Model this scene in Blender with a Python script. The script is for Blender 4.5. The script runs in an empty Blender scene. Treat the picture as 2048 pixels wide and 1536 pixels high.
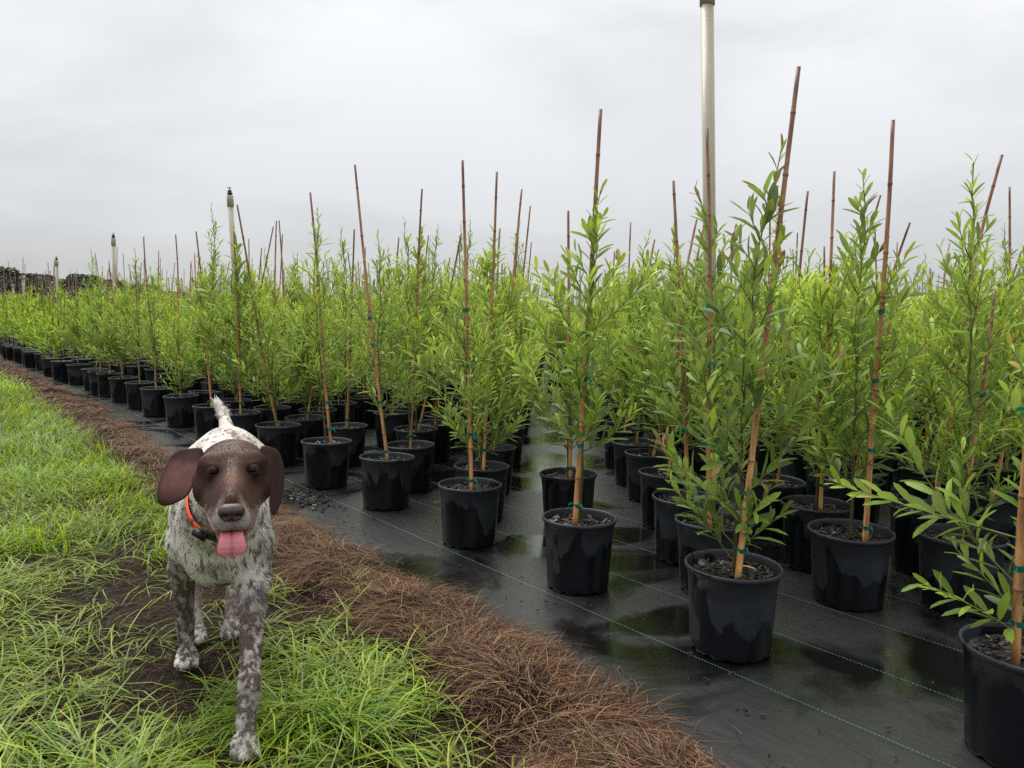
import bpy, math, random
import numpy as np
from mathutils import Vector, Matrix

# ---------------------------------------------------------------- camera, sky, sun, exposure
C = bpy.context.scene.collection
SC = bpy.context.scene
R = math.radians
cam = bpy.data.objects.new('camera', bpy.data.cameras.new('camera'))
C.objects.link(cam)
SC.camera = cam
cam.data.sensor_width = 36.0
cam.data.lens = 1480 / 2048 * 36
cam.data.clip_start = 0.05
cam.data.clip_end = 3000
_p, _r = math.atan(133 / 1480), R(1.25)
_right = Vector((1, 0, 0)); _fwd = Vector((0, math.cos(_p), -math.sin(_p))); _up = Vector((0, math.sin(_p), math.cos(_p)))
_r2 = _right * math.cos(_r) + _up * math.sin(_r)
_u2 = -_right * math.sin(_r) + _up * math.cos(_r)
M3 = Matrix((_r2, _u2, -_fwd)).transposed()
cam.matrix_world = Matrix.Translation((0, 0, 1.0)) @ M3.to_4x4()

SUN_EL, SUN_AZ = R(62), R(-35)          # azimuth from +Y towards +X
world = bpy.data.worlds.new('World'); SC.world = world; world.use_nodes = True
nt = world.node_tree; nt.nodes.clear()
def wn(t, **k):
    n = nt.nodes.new(t)
    for a, b in k.items(): setattr(n, a, b)
    return n
wo = wn('ShaderNodeOutputWorld'); bg = wn('ShaderNodeBackground')
sky = wn('ShaderNodeTexSky', sky_type='NISHITA', sun_disc=False, sun_elevation=SUN_EL, sun_rotation=SUN_AZ)
skl = wn('ShaderNodeMixRGB', blend_type='MULTIPLY'); skl.inputs[0].default_value = 1; skl.inputs[2].default_value = (.07, .07, .07, 1)
tc = wn('ShaderNodeTexCoord'); mp = wn('ShaderNodeMapping'); mp.inputs['Scale'].default_value = (1, 1, 2.6)
n1 = wn('ShaderNodeTexNoise'); n1.inputs['Scale'].default_value = 1.7; n1.inputs['Detail'].default_value = 7; n1.inputs['Roughness'].default_value = .52
n1.inputs['Distortion'].default_value = .35
cr = wn('ShaderNodeValToRGB')
cr.color_ramp.elements[0].position = .36; cr.color_ramp.elements[0].color = (.160, .162, .166, 1)
cr.color_ramp.elements[1].position = .62; cr.color_ramp.elements[1].color = (.214, .216, .220, 1)
# overcast sky: brighter overhead than near the horizon
sep = wn('ShaderNodeSeparateXYZ'); mr = wn('ShaderNodeMapRange')
mr.inputs['From Min'].default_value = 0.0; mr.inputs['From Max'].default_value = 1.0
mr.inputs['To Min'].default_value = 1.0; mr.inputs['To Max'].default_value = 2.6
mul = wn('ShaderNodeVectorMath', operation='SCALE')
mix = wn('ShaderNodeMixRGB'); mix.inputs[0].default_value = .95
L = nt.links.new
L(tc.outputs['Generated'], mp.inputs[0]); L(mp.outputs[0], n1.inputs['Vector']); L(n1.outputs['Fac'], cr.inputs[0])
L(tc.outputs['Generated'], sep.inputs[0]); L(sep.outputs['Z'], mr.inputs['Value'])
L(cr.outputs[0], mul.inputs[0]); L(mr.outputs[0], mul.inputs['Scale'])
L(sky.outputs[0], skl.inputs[1]); L(skl.outputs[0], mix.inputs[1]); L(mul.outputs[0], mix.inputs[2])
L(mix.outputs[0], bg.inputs['Color']); bg.inputs['Strength'].default_value = 1.0
L(bg.outputs[0], wo.inputs['Surface'])

sun = bpy.data.objects.new('sun', bpy.data.lights.new('sun', 'SUN'))
C.objects.link(sun)
sun.data.energy = 1.5; sun.data.angle = R(48); sun.data.color = (1.0, .97, .92)
_sd = Vector((math.sin(SUN_AZ) * math.cos(SUN_EL), math.cos(SUN_AZ) * math.cos(SUN_EL), math.sin(SUN_EL)))
sun.rotation_euler = _sd.to_track_quat('Z', 'Y').to_euler()
SC.view_settings.view_transform = 'Standard'; SC.view_settings.look = 'None'
SC.view_settings.gamma = 1; SC.view_settings.exposure = 1.55
try: SC.view_settings.use_curve_mapping = False
except Exception: pass
SC.cycles.use_denoising = False
SC.cycles.max_bounces = 6; SC.cycles.diffuse_bounces = 3; SC.cycles.glossy_bounces = 3
SC.cycles.transmission_bounces = 3; SC.cycles.transparent_max_bounces = 6

# ---------------------------------------------------------------- helpers
def tag(o, label=None, cat=None, group=None, kind=None):
    if label: o['label'] = label
    if cat: o['category'] = cat
    if group: o['group'] = group
    if kind: o['kind'] = kind
    return o
def ob(name, data, parent=None, loc=None):
    o = bpy.data.objects.new(name, data); C.objects.link(o)
    if parent: o.parent = parent
    if loc is not None: o.location = loc
    return o
def mesh(name, V, F, mat=None, col=None, smooth=True, mats=None, midx=None):
    """V (n,3); F: list of int arrays (m,3) / (m,4); col (n,3|4) vertex colours"""
    me = bpy.data.meshes.new(name)
    V = np.asarray(V, np.float32)
    F = [np.asarray(f, np.int32) for f in F if len(f)]
    me.vertices.add(len(V)); me.vertices.foreach_set('co', V.ravel())
    nl = sum(f.size for f in F); npl = sum(len(f) for f in F)
    me.loops.add(nl); me.loops.foreach_set('vertex_index', np.concatenate([f.ravel() for f in F]))
    tot = np.concatenate([np.full(len(f), f.shape[1], np.int32) for f in F])
    st = np.concatenate([[0], np.cumsum(tot)[:-1]]).astype(np.int32)
    me.polygons.add(npl); me.polygons.foreach_set('loop_start', st)
    try: me.polygons.foreach_set('loop_total', tot)
    except Exception: pass
    me.polygons.foreach_set('use_smooth', np.full(npl, smooth, bool))
    if midx is not None: me.polygons.foreach_set('material_index', np.asarray(midx, np.int32))
    if mats:
        for m in mats: me.materials.append(m)
    elif mat: me.materials.append(mat)
    if col is not None:
        col = np.asarray(col, np.float32)
        if col.shape[1] == 3: col = np.concatenate([col, np.ones((len(col), 1), np.float32)], 1)
        a = me.color_attributes.new('tint', 'FLOAT_COLOR', 'POINT'); a.data.foreach_set('color', col.ravel())
    me.update(); me.validate(clean_customdata=False)
    return me
class Bag:
    """collects pieces for one mesh"""
    def __init__(s): s.v = []; s.f3 = []; s.f4 = []; s.c = []; s.n = 0
    def add(s, V, f4=None, f3=None, col=None):
        V = np.asarray(V, float).reshape(-1, 3)
        if f4 is not None and len(f4): s.f4.append(np.asarray(f4) + s.n)
        if f3 is not None and len(f3): s.f3.append(np.asarray(f3) + s.n)
        if col is None: col = (1, 1, 1)
        col = np.asarray(col, float)
        if col.ndim == 1: col = np.tile(col, (len(V), 1))
        s.v.append(V); s.c.append(col); s.n += len(V)
    def mesh(s, name, mat, smooth=True):
        F = []
        if s.f4: F.append(np.concatenate(s.f4))
        if s.f3: F.append(np.concatenate(s.f3))
        return mesh(name, np.concatenate(s.v), F, mat, np.concatenate(s.c), smooth)
def tube(P, rad, n=8, caps=True):
    P = np.asarray(P, float); m = len(P); rad = np.broadcast_to(np.asarray(rad, float), (m,))
    T = np.gradient(P, axis=0); T /= np.linalg.norm(T, axis=1, keepdims=True) + 1e-12
    ref = np.array([0, 0, 1.]) if abs(T[0, 2]) < .9 else np.array([1., 0, 0])
    V = []; a = np.cross(ref, T[0]); a /= np.linalg.norm(a)
    th = np.arange(n) * 2 * np.pi / n
    for i in range(m):
        a = a - T[i] * a.dot(T[i]); a /= np.linalg.norm(a) + 1e-12; b = np.cross(T[i], a)
        V.append(P[i] + rad[i] * (np.cos(th)[:, None] * a + np.sin(th)[:, None] * b))
    V = np.concatenate(V)
    i = np.arange(m - 1)[:, None] * n; j = np.arange(n)[None]; k = (j + 1) % n
    f4 = np.stack([i + j, i + k, i + n + k, i + n + j], -1).reshape(-1, 4)
    f3 = []
    if caps:
        V = np.concatenate([V, P[:1], P[-1:]]); j = np.arange(n); k = (j + 1) % n
        f3 = np.concatenate([np.stack([k, j, np.full(n, m * n)], -1), np.stack([(m - 1) * n + j, (m - 1) * n + k, np.full(n, m * n + 1)], -1)])
    return V, f4, f3
def lathe(prof, n=32, close=False):
    prof = np.asarray(prof, float); m = len(prof); th = np.arange(n) * 2 * np.pi / n
    V = np.stack([prof[:, :1] * np.cos(th), prof[:, :1] * np.sin(th), np.repeat(prof[:, 1:], n, 1)], -1).reshape(-1, 3)
    i = np.arange(m - 1)[:, None] * n; j = np.arange(n)[None]; k = (j + 1) % n
    return V, np.stack([i + j, i + k, i + n + k, i + n + j], -1).reshape(-1, 4)
def _h(ix, iy, iz, s):
    h = (ix.astype(np.int64) * 374761393 + iy.astype(np.int64) * 668265263 + iz.astype(np.int64) * 2147483647 + s * 974634777) & 0xffffffff
    h = ((h ^ (h >> 13)) * 1274126177) & 0xffffffff
    h = ((h ^ (h >> 15)) * 2246822519) & 0xffffffff
    return ((h ^ (h >> 16)) & 0xffff) / 65535.0
def noise(P, s=0):
    P = np.asarray(P, float)
    if P.shape[1] == 2: P = np.concatenate([P, np.zeros((len(P), 1))], 1)
    i = np.floor(P).astype(np.int64); f = P - i; f = f * f * (3 - 2 * f)
    out = 0
    for a in (0, 1):
        for b in (0, 1):
            for c in (0, 1):
                w = (f[:, 0] if a else 1 - f[:, 0]) * (f[:, 1] if b else 1 - f[:, 1]) * (f[:, 2] if c else 1 - f[:, 2])
                out = out + w * _h(i[:, 0] + a, i[:, 1] + b, i[:, 2] + c, s)
    return out
def fbm(P, s=0, o=3):
    P = np.asarray(P, float); t = 0; a = 1; w = 0
    for k in range(o): t = t + a * noise(P * 2 ** k, s + k); w += a; a *= .5
    return t / w
def unit(a): return a / (np.linalg.norm(a, axis=-1, keepdims=True) + 1e-12)

# material helper -----------------------------------------------------------
def material(name, build):
    m = bpy.data.materials.new(name); m.use_nodes = True
    t = m.node_tree; t.nodes.clear()
    out = t.nodes.new('ShaderNodeOutputMaterial'); b = t.nodes.new('ShaderNodeBsdfPrincipled')
    t.links.new(b.outputs[0], out.inputs[0])
    def N(typ, **k):
        n = t.nodes.new(typ)
        for a, v in k.items():
            if a.startswith('i_'): n.inputs[a[2:].replace('_', ' ')].default_value = v
            else: setattr(n, a, v)
        return n
    build(N, t.links.new, b, out)
    return m
def ramp(N, a, ca, b_, cb):
    r = N('ShaderNodeValToRGB'); e = r.color_ramp.elements
    e[0].position = a; e[0].color = (*ca, 1); e[1].position = b_; e[1].color = (*cb, 1)
    return r
def tinted(name, rough=.6, spec=.4, noise_amt=.25, scale=40, transl=0.0, bump=0.0, coat=0.0, back=None, rnd=0.0):
    def f(N, L, b, out):
        at = N('ShaderNodeAttribute', attribute_name='tint')
        tcn = N('ShaderNodeTexCoord'); n = N('ShaderNodeTexNoise', i_Scale=scale, i_Detail=4.0)
        L(tcn.outputs['Object'], n.inputs['Vector'])
        mr_ = N('ShaderNodeMapRange', i_To_Min=1 - noise_amt, i_To_Max=1 + noise_amt); L(n.outputs['Fac'], mr_.inputs['Value'])
        sc = N('ShaderNodeVectorMath', operation='SCALE'); L(at.outputs['Color'], sc.inputs[0]); L(mr_.outputs[0], sc.inputs['Scale'])
        colr = sc.outputs[0]
        if rnd:
            oi = N('ShaderNodeObjectInfo'); m2 = N('ShaderNodeMapRange', i_To_Min=1 - rnd, i_To_Max=1 + rnd); L(oi.outputs['Random'], m2.inputs['Value'])
            s2 = N('ShaderNodeVectorMath', operation='SCALE'); L(colr, s2.inputs[0]); L(m2.outputs[0], s2.inputs['Scale']); colr = s2.outputs[0]
        if back is not None:
            g = N('ShaderNodeNewGeometry'); mx = N('ShaderNodeMixRGB', blend_type='MIX'); mx.inputs[2].default_value = (*back, 1)
            mm = N('ShaderNodeMath', operation='MULTIPLY'); mm.inputs[1].default_value = .45
            L(g.outputs['Backfacing'], mm.inputs[0]); L(mm.outputs[0], mx.inputs[0]); L(colr, mx.inputs[1]); colr = mx.outputs[0]
        L(colr, b.inputs['Base Color'])
        b.inputs['Roughness'].default_value = rough; b.inputs['Specular IOR Level'].default_value = spec
        b.inputs['Coat Weight'].default_value = coat
        if bump:
            bp = N('ShaderNodeBump', i_Strength=bump, i_Distance=.01); L(n.outputs['Fac'], bp.inputs['Height']); L(bp.outputs[0], b.inputs['Normal'])
        if transl:
            tr = N('ShaderNodeBsdfTranslucent'); ms = N('ShaderNodeMixShader'); ms.inputs[0].default_value = transl
            s3 = N('ShaderNodeVectorMath', operation='MULTIPLY'); s3.inputs[1].default_value = (1.5, 1.35, .7)
            L(colr, s3.inputs[0]); L(s3.outputs[0], tr.inputs['Color']); L(b.outputs[0], ms.inputs[1]); L(tr.outputs[0], ms.inputs[2]); L(ms.outputs[0], out.inputs[0])
    return material(name, f)

# rows run along D, N is across them (pointing into the bed); lateral distances in metres from the camera's line
_A = R(-40.6)
Dv = np.array([math.sin(_A), math.cos(_A)]); Nv = np.array([math.cos(_A), -math.sin(_A)])
def RL(r, l): return Dv[None] * np.asarray(r)[..., None] + Nv[None] * np.asarray(l)[..., None]
def cloth_edge(r):
    return np.interp(r, [-20, .9, 1.2, 1.8, 2.1, 3.5, 5.5, 8.2, 11.5, 17, 60], [1.40, 1.43, 1.45, 1.49, 1.50, 1.49, 1.53, 1.63, 1.70, 1.76, 1.8])
def grass_edge(r):
    return np.interp(r, [-20, 1.2, 1.5, 2.5, 2.9, 4.2, 5.3, 7.4, 9.9, 12.9, 60], [1.05, 1.10, 1.16, 1.22, 1.20, 1.13, 1.21, 1.28, 1.35, 1.34, 1.38])
# ================================================================ SETTING
# ---- ground
def b_ground(N, L, b, out):
    g = N('ShaderNodeTexCoord'); n = N('ShaderNodeTexNoise', i_Scale=2.2, i_Detail=8.0, i_Roughness=.65); L(g.outputs['Object'], n.inputs['Vector'])
    n2 = N('ShaderNodeTexNoise', i_Scale=60.0, i_Detail=5.0, i_Roughness=.7); L(g.outputs['Object'], n2.inputs['Vector'])
    r = ramp(N, .35, (.008, .0055, .004), .7, (.030, .020, .014)); L(n2.outputs['Fac'], r.inputs[0])
    r2 = ramp(N, .40, (.012, .008, .005), .66, (.022, .026, .008)); L(n.outputs['Fac'], r2.inputs[0])
    m = N('ShaderNodeMixRGB'); m.inputs[0].default_value = .35; L(r.outputs[0], m.inputs[1]); L(r2.outputs[0], m.inputs[2])
    L(m.outputs[0], b.inputs['Base Color']); b.inputs['Roughness'].default_value = .9; b.inputs['Specular IOR Level'].default_value = .15
    bp = N('ShaderNodeBump', i_Strength=.8, i_Distance=.02); L(n2.outputs['Fac'], bp.inputs['Height']); L(bp.outputs[0], b.inputs['Normal'])
M_ground = material('soil', b_ground)
# fine grid near, coarse far; one sheet
gx = np.concatenate([[-1500, -400, -120, -50, -25, -14], np.arange(-9, 4.01, .09), [6, 10, 20, 50, 150, 500, 1500]])
gy = np.concatenate([[-300, -40, -8, -2], np.arange(0, 9.01, .09), [11, 14, 20, 30, 60, 150, 500, 1800]])
X, Y = np.meshgrid(gx, gy, indexing='ij'); P2 = np.stack([X.ravel(), Y.ravel()], 1)
rr, ll = P2 @ Dv, P2 @ Nv
near = (P2[:, 0] > -9) & (P2[:, 0] < 4) & (P2[:, 1] > 0) & (P2[:, 1] < 9)
def ground_z(P):
    l = P @ Nv; r = P @ Dv
    side = np.clip((grass_edge(r) - l) / .25, 0, 1)
    return side * (.035 * (fbm(P * 3.0, 3) - .5) + .03 * (fbm(P * 11, 8) - .5)) - .012 + .0 * l
Z = np.where(near, ground_z(P2), -.012)
nx, ny = len(gx), len(gy); i = np.arange(nx - 1)[:, None] * ny; j = np.arange(ny - 1)[None]
F4 = np.stack([i + j, i + ny + j, i + ny + j + 1, i + j + 1], -1).reshape(-1, 4)
o = ob('ground', mesh('ground', np.column_stack([P2, Z]), [F4], M_ground)); tag(o, kind='structure')

# ---- woven weed mat
def b_mat(N, L, b, out):
    g = N('ShaderNodeTexCoord')
    mpg = N('ShaderNodeMapping'); mpg.inputs['Rotation'].default_value = (0, 0, R(-40.6)); L(g.outputs['Object'], mpg.inputs[0])
    big = N('ShaderNodeTexNoise', i_Scale=1.25, i_Detail=5.0, i_Roughness=.55, i_Distortion=.6); L(mpg.outputs[0], big.inputs['Vector'])
    str_m = N('ShaderNodeMapping'); str_m.inputs['Scale'].default_value = (30, 3, 1); L(mpg.outputs[0], str_m.inputs[0])
    st = N('ShaderNodeTexNoise', i_Scale=2.2, i_Detail=6.0, i_Roughness=.7); L(str_m.outputs[0], st.inputs['Vector'])
    fine = N('ShaderNodeTexNoise', i_Scale=55.0, i_Detail=5.0, i_Roughness=.7); L(mpg.outputs[0], fine.inputs['Vector'])
    w1 = N('ShaderNodeTexWave', wave_type='BANDS', bands_direction='X', i_Scale=160.0); L(mpg.outputs[0], w1.inputs['Vector'])
    w2 = N('ShaderNodeTexWave', wave_type='BANDS', bands_direction='Y', i_Scale=160.0); L(mpg.outputs[0], w2.inputs['Vector'])
    acc = big.outputs['Fac']
    wv = N('ShaderNodeVectorMath', operation='MULTIPLY_ADD'); wv.inputs[1].default_value = (1.3, 1.3, 0); L(big.outputs['Color'], wv.inputs[0]); L(g.outputs['Object'], wv.inputs[2])
    for (cx_, cy_, rad_) in ((1.22, 2.02, .40), (.05, 3.15, .30), (.52, 3.35, .26), (.45, 2.35, .20), (1.9, 2.3, .3), (.3, 5.0, .5)):
        dd = N('ShaderNodeVectorMath', operation='DISTANCE'); dd.inputs[1].default_value = (cx_ + .65, cy_ + .65, 0); L(wv.outputs[0], dd.inputs[0])
        mm_ = N('ShaderNodeMapRange', i_From_Min=rad_ * .3, i_From_Max=rad_ * 1.3, i_To_Min=.66, i_To_Max=.40); L(dd.outputs['Value'], mm_.inputs['Value'])
        mx_ = N('ShaderNodeMath', operation='MAXIMUM'); L(acc, mx_.inputs[0]); L(mm_.outputs[0], mx_.inputs[1]); acc = mx_.outputs[0]
    wet = ramp(N, .52, (0, 0, 0), .60, (1, 1, 1)); L(acc, wet.inputs[0])
    # dusty grey film, darker where the water stands
    c1 = ramp(N, .3, (.018, .0185, .019), .75, (.036, .037, .038)); L(st.outputs['Fac'], c1.inputs[0])
    c2 = N('ShaderNodeMixRGB'); c2.inputs[2].default_value = (.006, .0065, .0055, 1); L(wet.outputs[0], c2.inputs[0]); L(c1.outputs[0], c2.inputs[1])
    L(c2.outputs[0], b.inputs['Base Color'])
    rg = N('ShaderNodeMapRange', i_To_Min=.27, i_To_Max=.015); L(wet.outputs[0], rg.inputs['Value'])
    ad = N('ShaderNodeMath', operation='MULTIPLY_ADD'); ad.inputs[1].default_value = .11; L(fine.outputs['Fac'], ad.inputs[0]); L(rg.outputs[0], ad.inputs[2])
    L(ad.outputs[0], b.inputs['Roughness']); b.inputs['Specular IOR Level'].default_value = .65
    s = N('ShaderNodeMath', operation='ADD'); L(w1.outputs['Fac'], s.inputs[0]); L(w2.outputs['Fac'], s.inputs[1])
    s2 = N('ShaderNodeMath', operation='MULTIPLY_ADD'); s2.inputs[1].default_value = 1.3; L(fine.outputs['Fac'], s2.inputs[0]); L(s.outputs[0], s2.inputs[2])
    s3 = N('ShaderNodeMath', operation='MULTIPLY_ADD'); s3.inputs[1].default_value = 2.5; L(st.outputs['Fac'], s3.inputs[0]); L(s2.outputs[0], s3.inputs[2])
    inv = N('ShaderNodeMapRange', i_To_Min=.085, i_To_Max=.025); L(wet.outputs[0], inv.inputs['Value'])
    bp = N('ShaderNodeBump', i_Distance=.0016); L(inv.outputs[0], bp.inputs['Strength']); L(s3.outputs[0], bp.inputs['Height'])
    L(bp.outputs[0], b.inputs['Normal'])
M_mat = material('woven_ground_cloth', b_mat)
rs = np.concatenate([np.arange(-3, 9, .06), np.arange(9, 25, .4), [30, 40, 60, 90]])
ls = np.concatenate([np.arange(0, 1.0, .05), np.arange(1, 3.2, .1), [4, 6, 10, 20, 40, 80]])
RR, LL = np.meshgrid(rs, ls, indexing='ij'); E0 = cloth_edge(RR)
LLw = E0 - .05 + LL
Pm = RL(RR.ravel(), LLw.ravel())
zz = .004 + .010 * np.clip(fbm(Pm * np.array([5, 5.]), 21) - .45, 0, 1) * np.exp(-LL.ravel() / .3) + .0025 * np.clip(noise(Pm * 2.3, 5) - .5, 0, 1)
nx, ny = RR.shape; i = np.arange(nx - 1)[:, None] * ny; j = np.arange(ny - 1)[None]
F4 = np.stack([i + j, i + j + 1, i + ny + j + 1, i + ny + j], -1).reshape(-1, 4)[:, ::-1]
mat_o = ob('weed_mat', mesh('weed_mat', np.column_stack([Pm, zz]), [F4], M_mat)); tag(mat_o, kind='structure')
# stitched marker lines
M_thread = tinted('green_thread', rough=.5, noise_amt=.5, scale=300)
for k, lat in enumerate([1.805, 2.145, 2.485, 2.80, 3.14, 3.48, 3.82, 4.16]):
    B = Bag(); step = .011 if k < 4 else .03; n = int((14 if k < 3 else 9) / step)
    r0 = -1.0 + np.arange(n) * step; w = .0010
    latv = lat + .012 * (noise(np.column_stack([r0 * .8, np.full(n, k * 7.)]), 9) - .5)
    for sgn, q in ((-1, 0), (1, 0)): pass
    a = RL(r0, latv - w); b_ = RL(r0 + step * .7, latv - w * .2); c_ = RL(r0 + step * .7, latv + w * 1.2); d_ = RL(r0, latv + w)
    zt = np.full((n, 1), .0105 if k < 3 else .009)
    V = np.stack([np.hstack([a, zt]), np.hstack([b_, zt + .0012]), np.hstack([c_, zt + .0012]), np.hstack([d_, zt])], 1).reshape(-1, 3)
    colr = (.11, .25, .215) if k < 2 else (.17, .23, .22)
    B.add(V, f4=np.arange(4 * n).reshape(-1, 4), col=colr)
    s = ob('stitched_line', B.mesh('stitched_line', M_thread), mat_o); s['kind'] = 'stuff'

# ---- pine straw bank
def b_bank(N, L, b, out):
    g = N('ShaderNodeTexCoord'); n2 = N('ShaderNodeTexNoise', i_Scale=90.0, i_Detail=6.0, i_Roughness=.75, i_Distortion=1.5); L(g.outputs['Object'], n2.inputs['Vector'])
    r = ramp(N, .35, (.008, .004, .003), .8, (.045, .022, .013)); L(n2.outputs['Fac'], r.inputs[0]); L(r.outputs[0], b.inputs['Base Color'])
    b.inputs['Roughness'].default_value = .9; b.inputs['Specular IOR Level'].default_value = .1
    bp = N('ShaderNodeBump', i_Strength=1.0, i_Distance=.015); L(n2.outputs['Fac'], bp.inputs['Height']); L(bp.outputs[0], b.inputs['Normal'])
M_bank = material('pine_straw_bed', b_bank)
rs = np.concatenate([np.arange(-2, 9, .05), np.arange(9, 30, .25), [40, 60]]); us = np.linspace(0, 1, 15)
RR, UU = np.meshgrid(rs, us, indexing='ij')
def bank_lat(r, u): return grass_edge(r) - .10 + u * (cloth_edge(r) + .02 + .05 * (noise(np.column_stack([np.ravel(r) * 5, np.zeros(np.size(r))]), 4).reshape(np.shape(r)) - .5) - grass_edge(r) + .10)
LLw = bank_lat(RR, UU); Pb = RL(RR.ravel(), LLw.ravel())
def bank_z(P, u): return -.012 + np.sin(np.clip(u, 0, 1) ** .8 * np.pi) * (.050 + .085 * (fbm(P * 5.5, 31) - .3)) + .008 * (fbm(P * 16, 2) - .5)
zb = bank_z(Pb, UU.ravel()); zb = np.where(UU.ravel() > .97, -.006, zb)
nx, ny = RR.shape; i = np.arange(nx - 1)[:, None] * ny; j = np.arange(ny - 1)[None]
F4 = np.stack([i + j, i + j + 1, i + ny + j + 1, i + ny + j], -1).reshape(-1, 4)[:, ::-1]
bank = ob('straw_bank', mesh('straw_bank', np.column_stack([Pb, zb]), [F4], M_bank)); tag(bank, kind='structure')

def strands(base, az, elev, length, width, arch, segs, col0, col1, tipw=.15, seed=0, twist=None):
    """curved thin blades. base (n,3) az/elev of start; arch = total pitch change; returns V, f4, f3, col"""
    n = len(base); t = np.linspace(0, 1, segs + 1)
    e = elev[:, None] - arch[:, None] * t[None]
    az2 = az[:, None] + (0 if twist is None else twist[:, None] * t[None])
    d = np.stack([np.cos(e) * np.cos(az2), np.cos(e) * np.sin(az2), np.sin(e)], -1)
    seg = (d[:, :-1] + d[:, 1:]) * .5 * (length[:, None, None] / segs)
    P = np.concatenate([base[:, None], base[:, None] + np.cumsum(seg, 1)], 1)
    side = np.stack([-np.sin(az2), np.cos(az2), np.zeros_like(az2)], -1)
    w = width[:, None] * (1 - (1 - tipw) * t[None] ** 1.6) * .5
    V = np.concatenate([P - side * w[..., None], (P + side * w[..., None])[:, :-1]], 1)      # left all + right without tip
    m = 2 * segs + 1
    off = np.arange(n)[:, None, None] * m
    q = np.array([[k, segs + 1 + k, segs + 2 + k, k + 1] for k in range(segs - 1)]).reshape(-1, 4)
    f4 = (off + q[None]).reshape(-1, 4) if segs > 1 else np.zeros((0, 4), int)
    f3 = (off + np.array([[segs - 1, 2 * segs, segs]])[None]).reshape(-1, 3)
    tt = np.concatenate([t, t[:-1]])
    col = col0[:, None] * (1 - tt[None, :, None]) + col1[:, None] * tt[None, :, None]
    return V.reshape(-1, 3), f4, f3, col.reshape(-1, 3)

rng = np.random.default_rng(11)
def in_view(P, pad=.6):
    return (P[:, 1] > 1.2) & (P[:, 0] > -.72 * P[:, 1] - pad) & (P[:, 0] < .72 * P[:, 1] + pad)
M_straw = tinted('pine_needle', rough=.75, spec=.12, noise_amt=.3, scale=25)
pal = np.array([(.088, .044, .025), (.135, .070, .038), (.046, .023, .014), (.26, .155, .088), (.018, .010, .007), (.105, .053, .029), (.028, .015, .010), (.16, .105, .068)])
def straw(n, rmin, rmax, wid, lmin, lmax, segs, pw=1.0):
    r = rmin + (rmax - rmin) * rng.random(n) ** pw; u = rng.random(n) * .93 + .05
    l = bank_lat(r, u) + rng.normal(0, .012, n); P = RL(r, l)
    z = bank_z(P, u) + rng.random(n) ** 1.5 * .020 - .004
    # tussocky orientation
    fld = 2 * np.pi * 2 * fbm(P * 2.6, 77, 2); az = fld + rng.normal(0, .65, n)
    el = rng.normal(.08, .17, n); ln = rng.uniform(lmin, lmax, n)
    c = pal[rng.integers(0, len(pal), n)] * rng.uniform(.7, 1.25, (n, 1))
    return strands(np.column_stack([P, z]), az, el, ln, np.full(n, wid) * rng.uniform(.7, 1.2, n), el + rng.uniform(.1, .9, n), segs, c, c * 1.15, tipw=.4, twist=rng.normal(0, .7, n))
B = Bag()
V, a, b3, c = straw(40000, .2, 3.6, .0015, .06, .18, 5); B.add(V, a, b3, c)
V, a, b3, c = straw(26000, 3.4, 8.5, .0028, .08, .2, 3); B.add(V, a, b3, c)
V, a, b3, c = straw(16000, 8, 26, .0075, .12, .28, 2, 1.5); B.add(V, a, b3, c)
# dead thatch lying in the thin patches of the grass
n = 42000; P = np.column_stack([rng.uniform(-2.8, .5, n), rng.uniform(1.3, 4.4, n)]); k = (P @ Nv < grass_edge(P @ Dv) + .02) & in_view(P, .3); P = P[k]; n = len(P)
az = rng.random(n) * 6.28; el = rng.normal(.12, .15, n); c = pal[rng.integers(0, len(pal), n)] * rng.uniform(.2, .6, (n, 1))
V, a, b3, c = strands(np.column_stack([P, ground_z(P) + .004]), az, el, rng.uniform(.06, .16, n), np.full(n, .0019), el + rng.uniform(0, .4, n), 3, c, c, .4, twist=rng.normal(0, .9, n)); B.add(V, a, b3, c)
# stray needles out on the cloth
n = 420; r = rng.uniform(.4, 8, n); l = cloth_edge(r) + np.abs(rng.normal(0, .05, n)); P = RL(r, l)
c = pal[rng.integers(0, len(pal), n)] * .8
V, a, b3, c = strands(np.column_stack([P, np.full(n, .012)]), rng.random(n) * 6.28, np.full(n, .12), rng.uniform(.05, .14, n), np.full(n, .0014), np.full(n, .25), 4, c, c, .4, twist=rng.normal(0, 1.2, n)); B.add(V, a, b3, c)
o = ob('pine_straw', B.mesh('pine_straw', M_straw, False)); tag(o, 'reddish brown pine straw banked between the grass and the black cloth', 'pine straw', kind='stuff')

# ---- grass
M_grass = tinted('grass_blade', rough=.45, noise_amt=.25, scale=14, transl=.38, spec=.35)
G = np.array([(.25, .43, .016), (.35, .51, .022), (.12, .27, .016), (.44, .51, .035), (.16, .33, .03), (.28, .41, .08)])
def density(P):
    """0..1 how lush the grass is"""
    d = fbm(P * 1.15, 51, 3)
    far = np.clip((P[:, 1] - 3.0 - .9 * (fbm(P * 1.8, 90, 2) - .5)) / 1.2, 0, 1)
    e = grass_edge(P @ Dv) - P @ Nv
    v = np.clip((d - .46) * 4.5, 0, 1) * .7 + far * .75
    bare = np.exp(-(((P[:, 0] + 1.45) / .4) ** 2 + ((P[:, 1] - 2.4) / .45) ** 2)); bare = bare + .45 * (fbm(P * 2.7, 88, 2) > .52)
    tuft = np.exp(-(((P[:, 0] + .35) / .42) ** 2 + ((P[:, 1] - 2.0) / .36) ** 2))
    return np.clip(v + .12 - .6 * bare + .6 * tuft, .05, 1) * np.clip(e / .10, 0, 1)
B = Bag()
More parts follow.
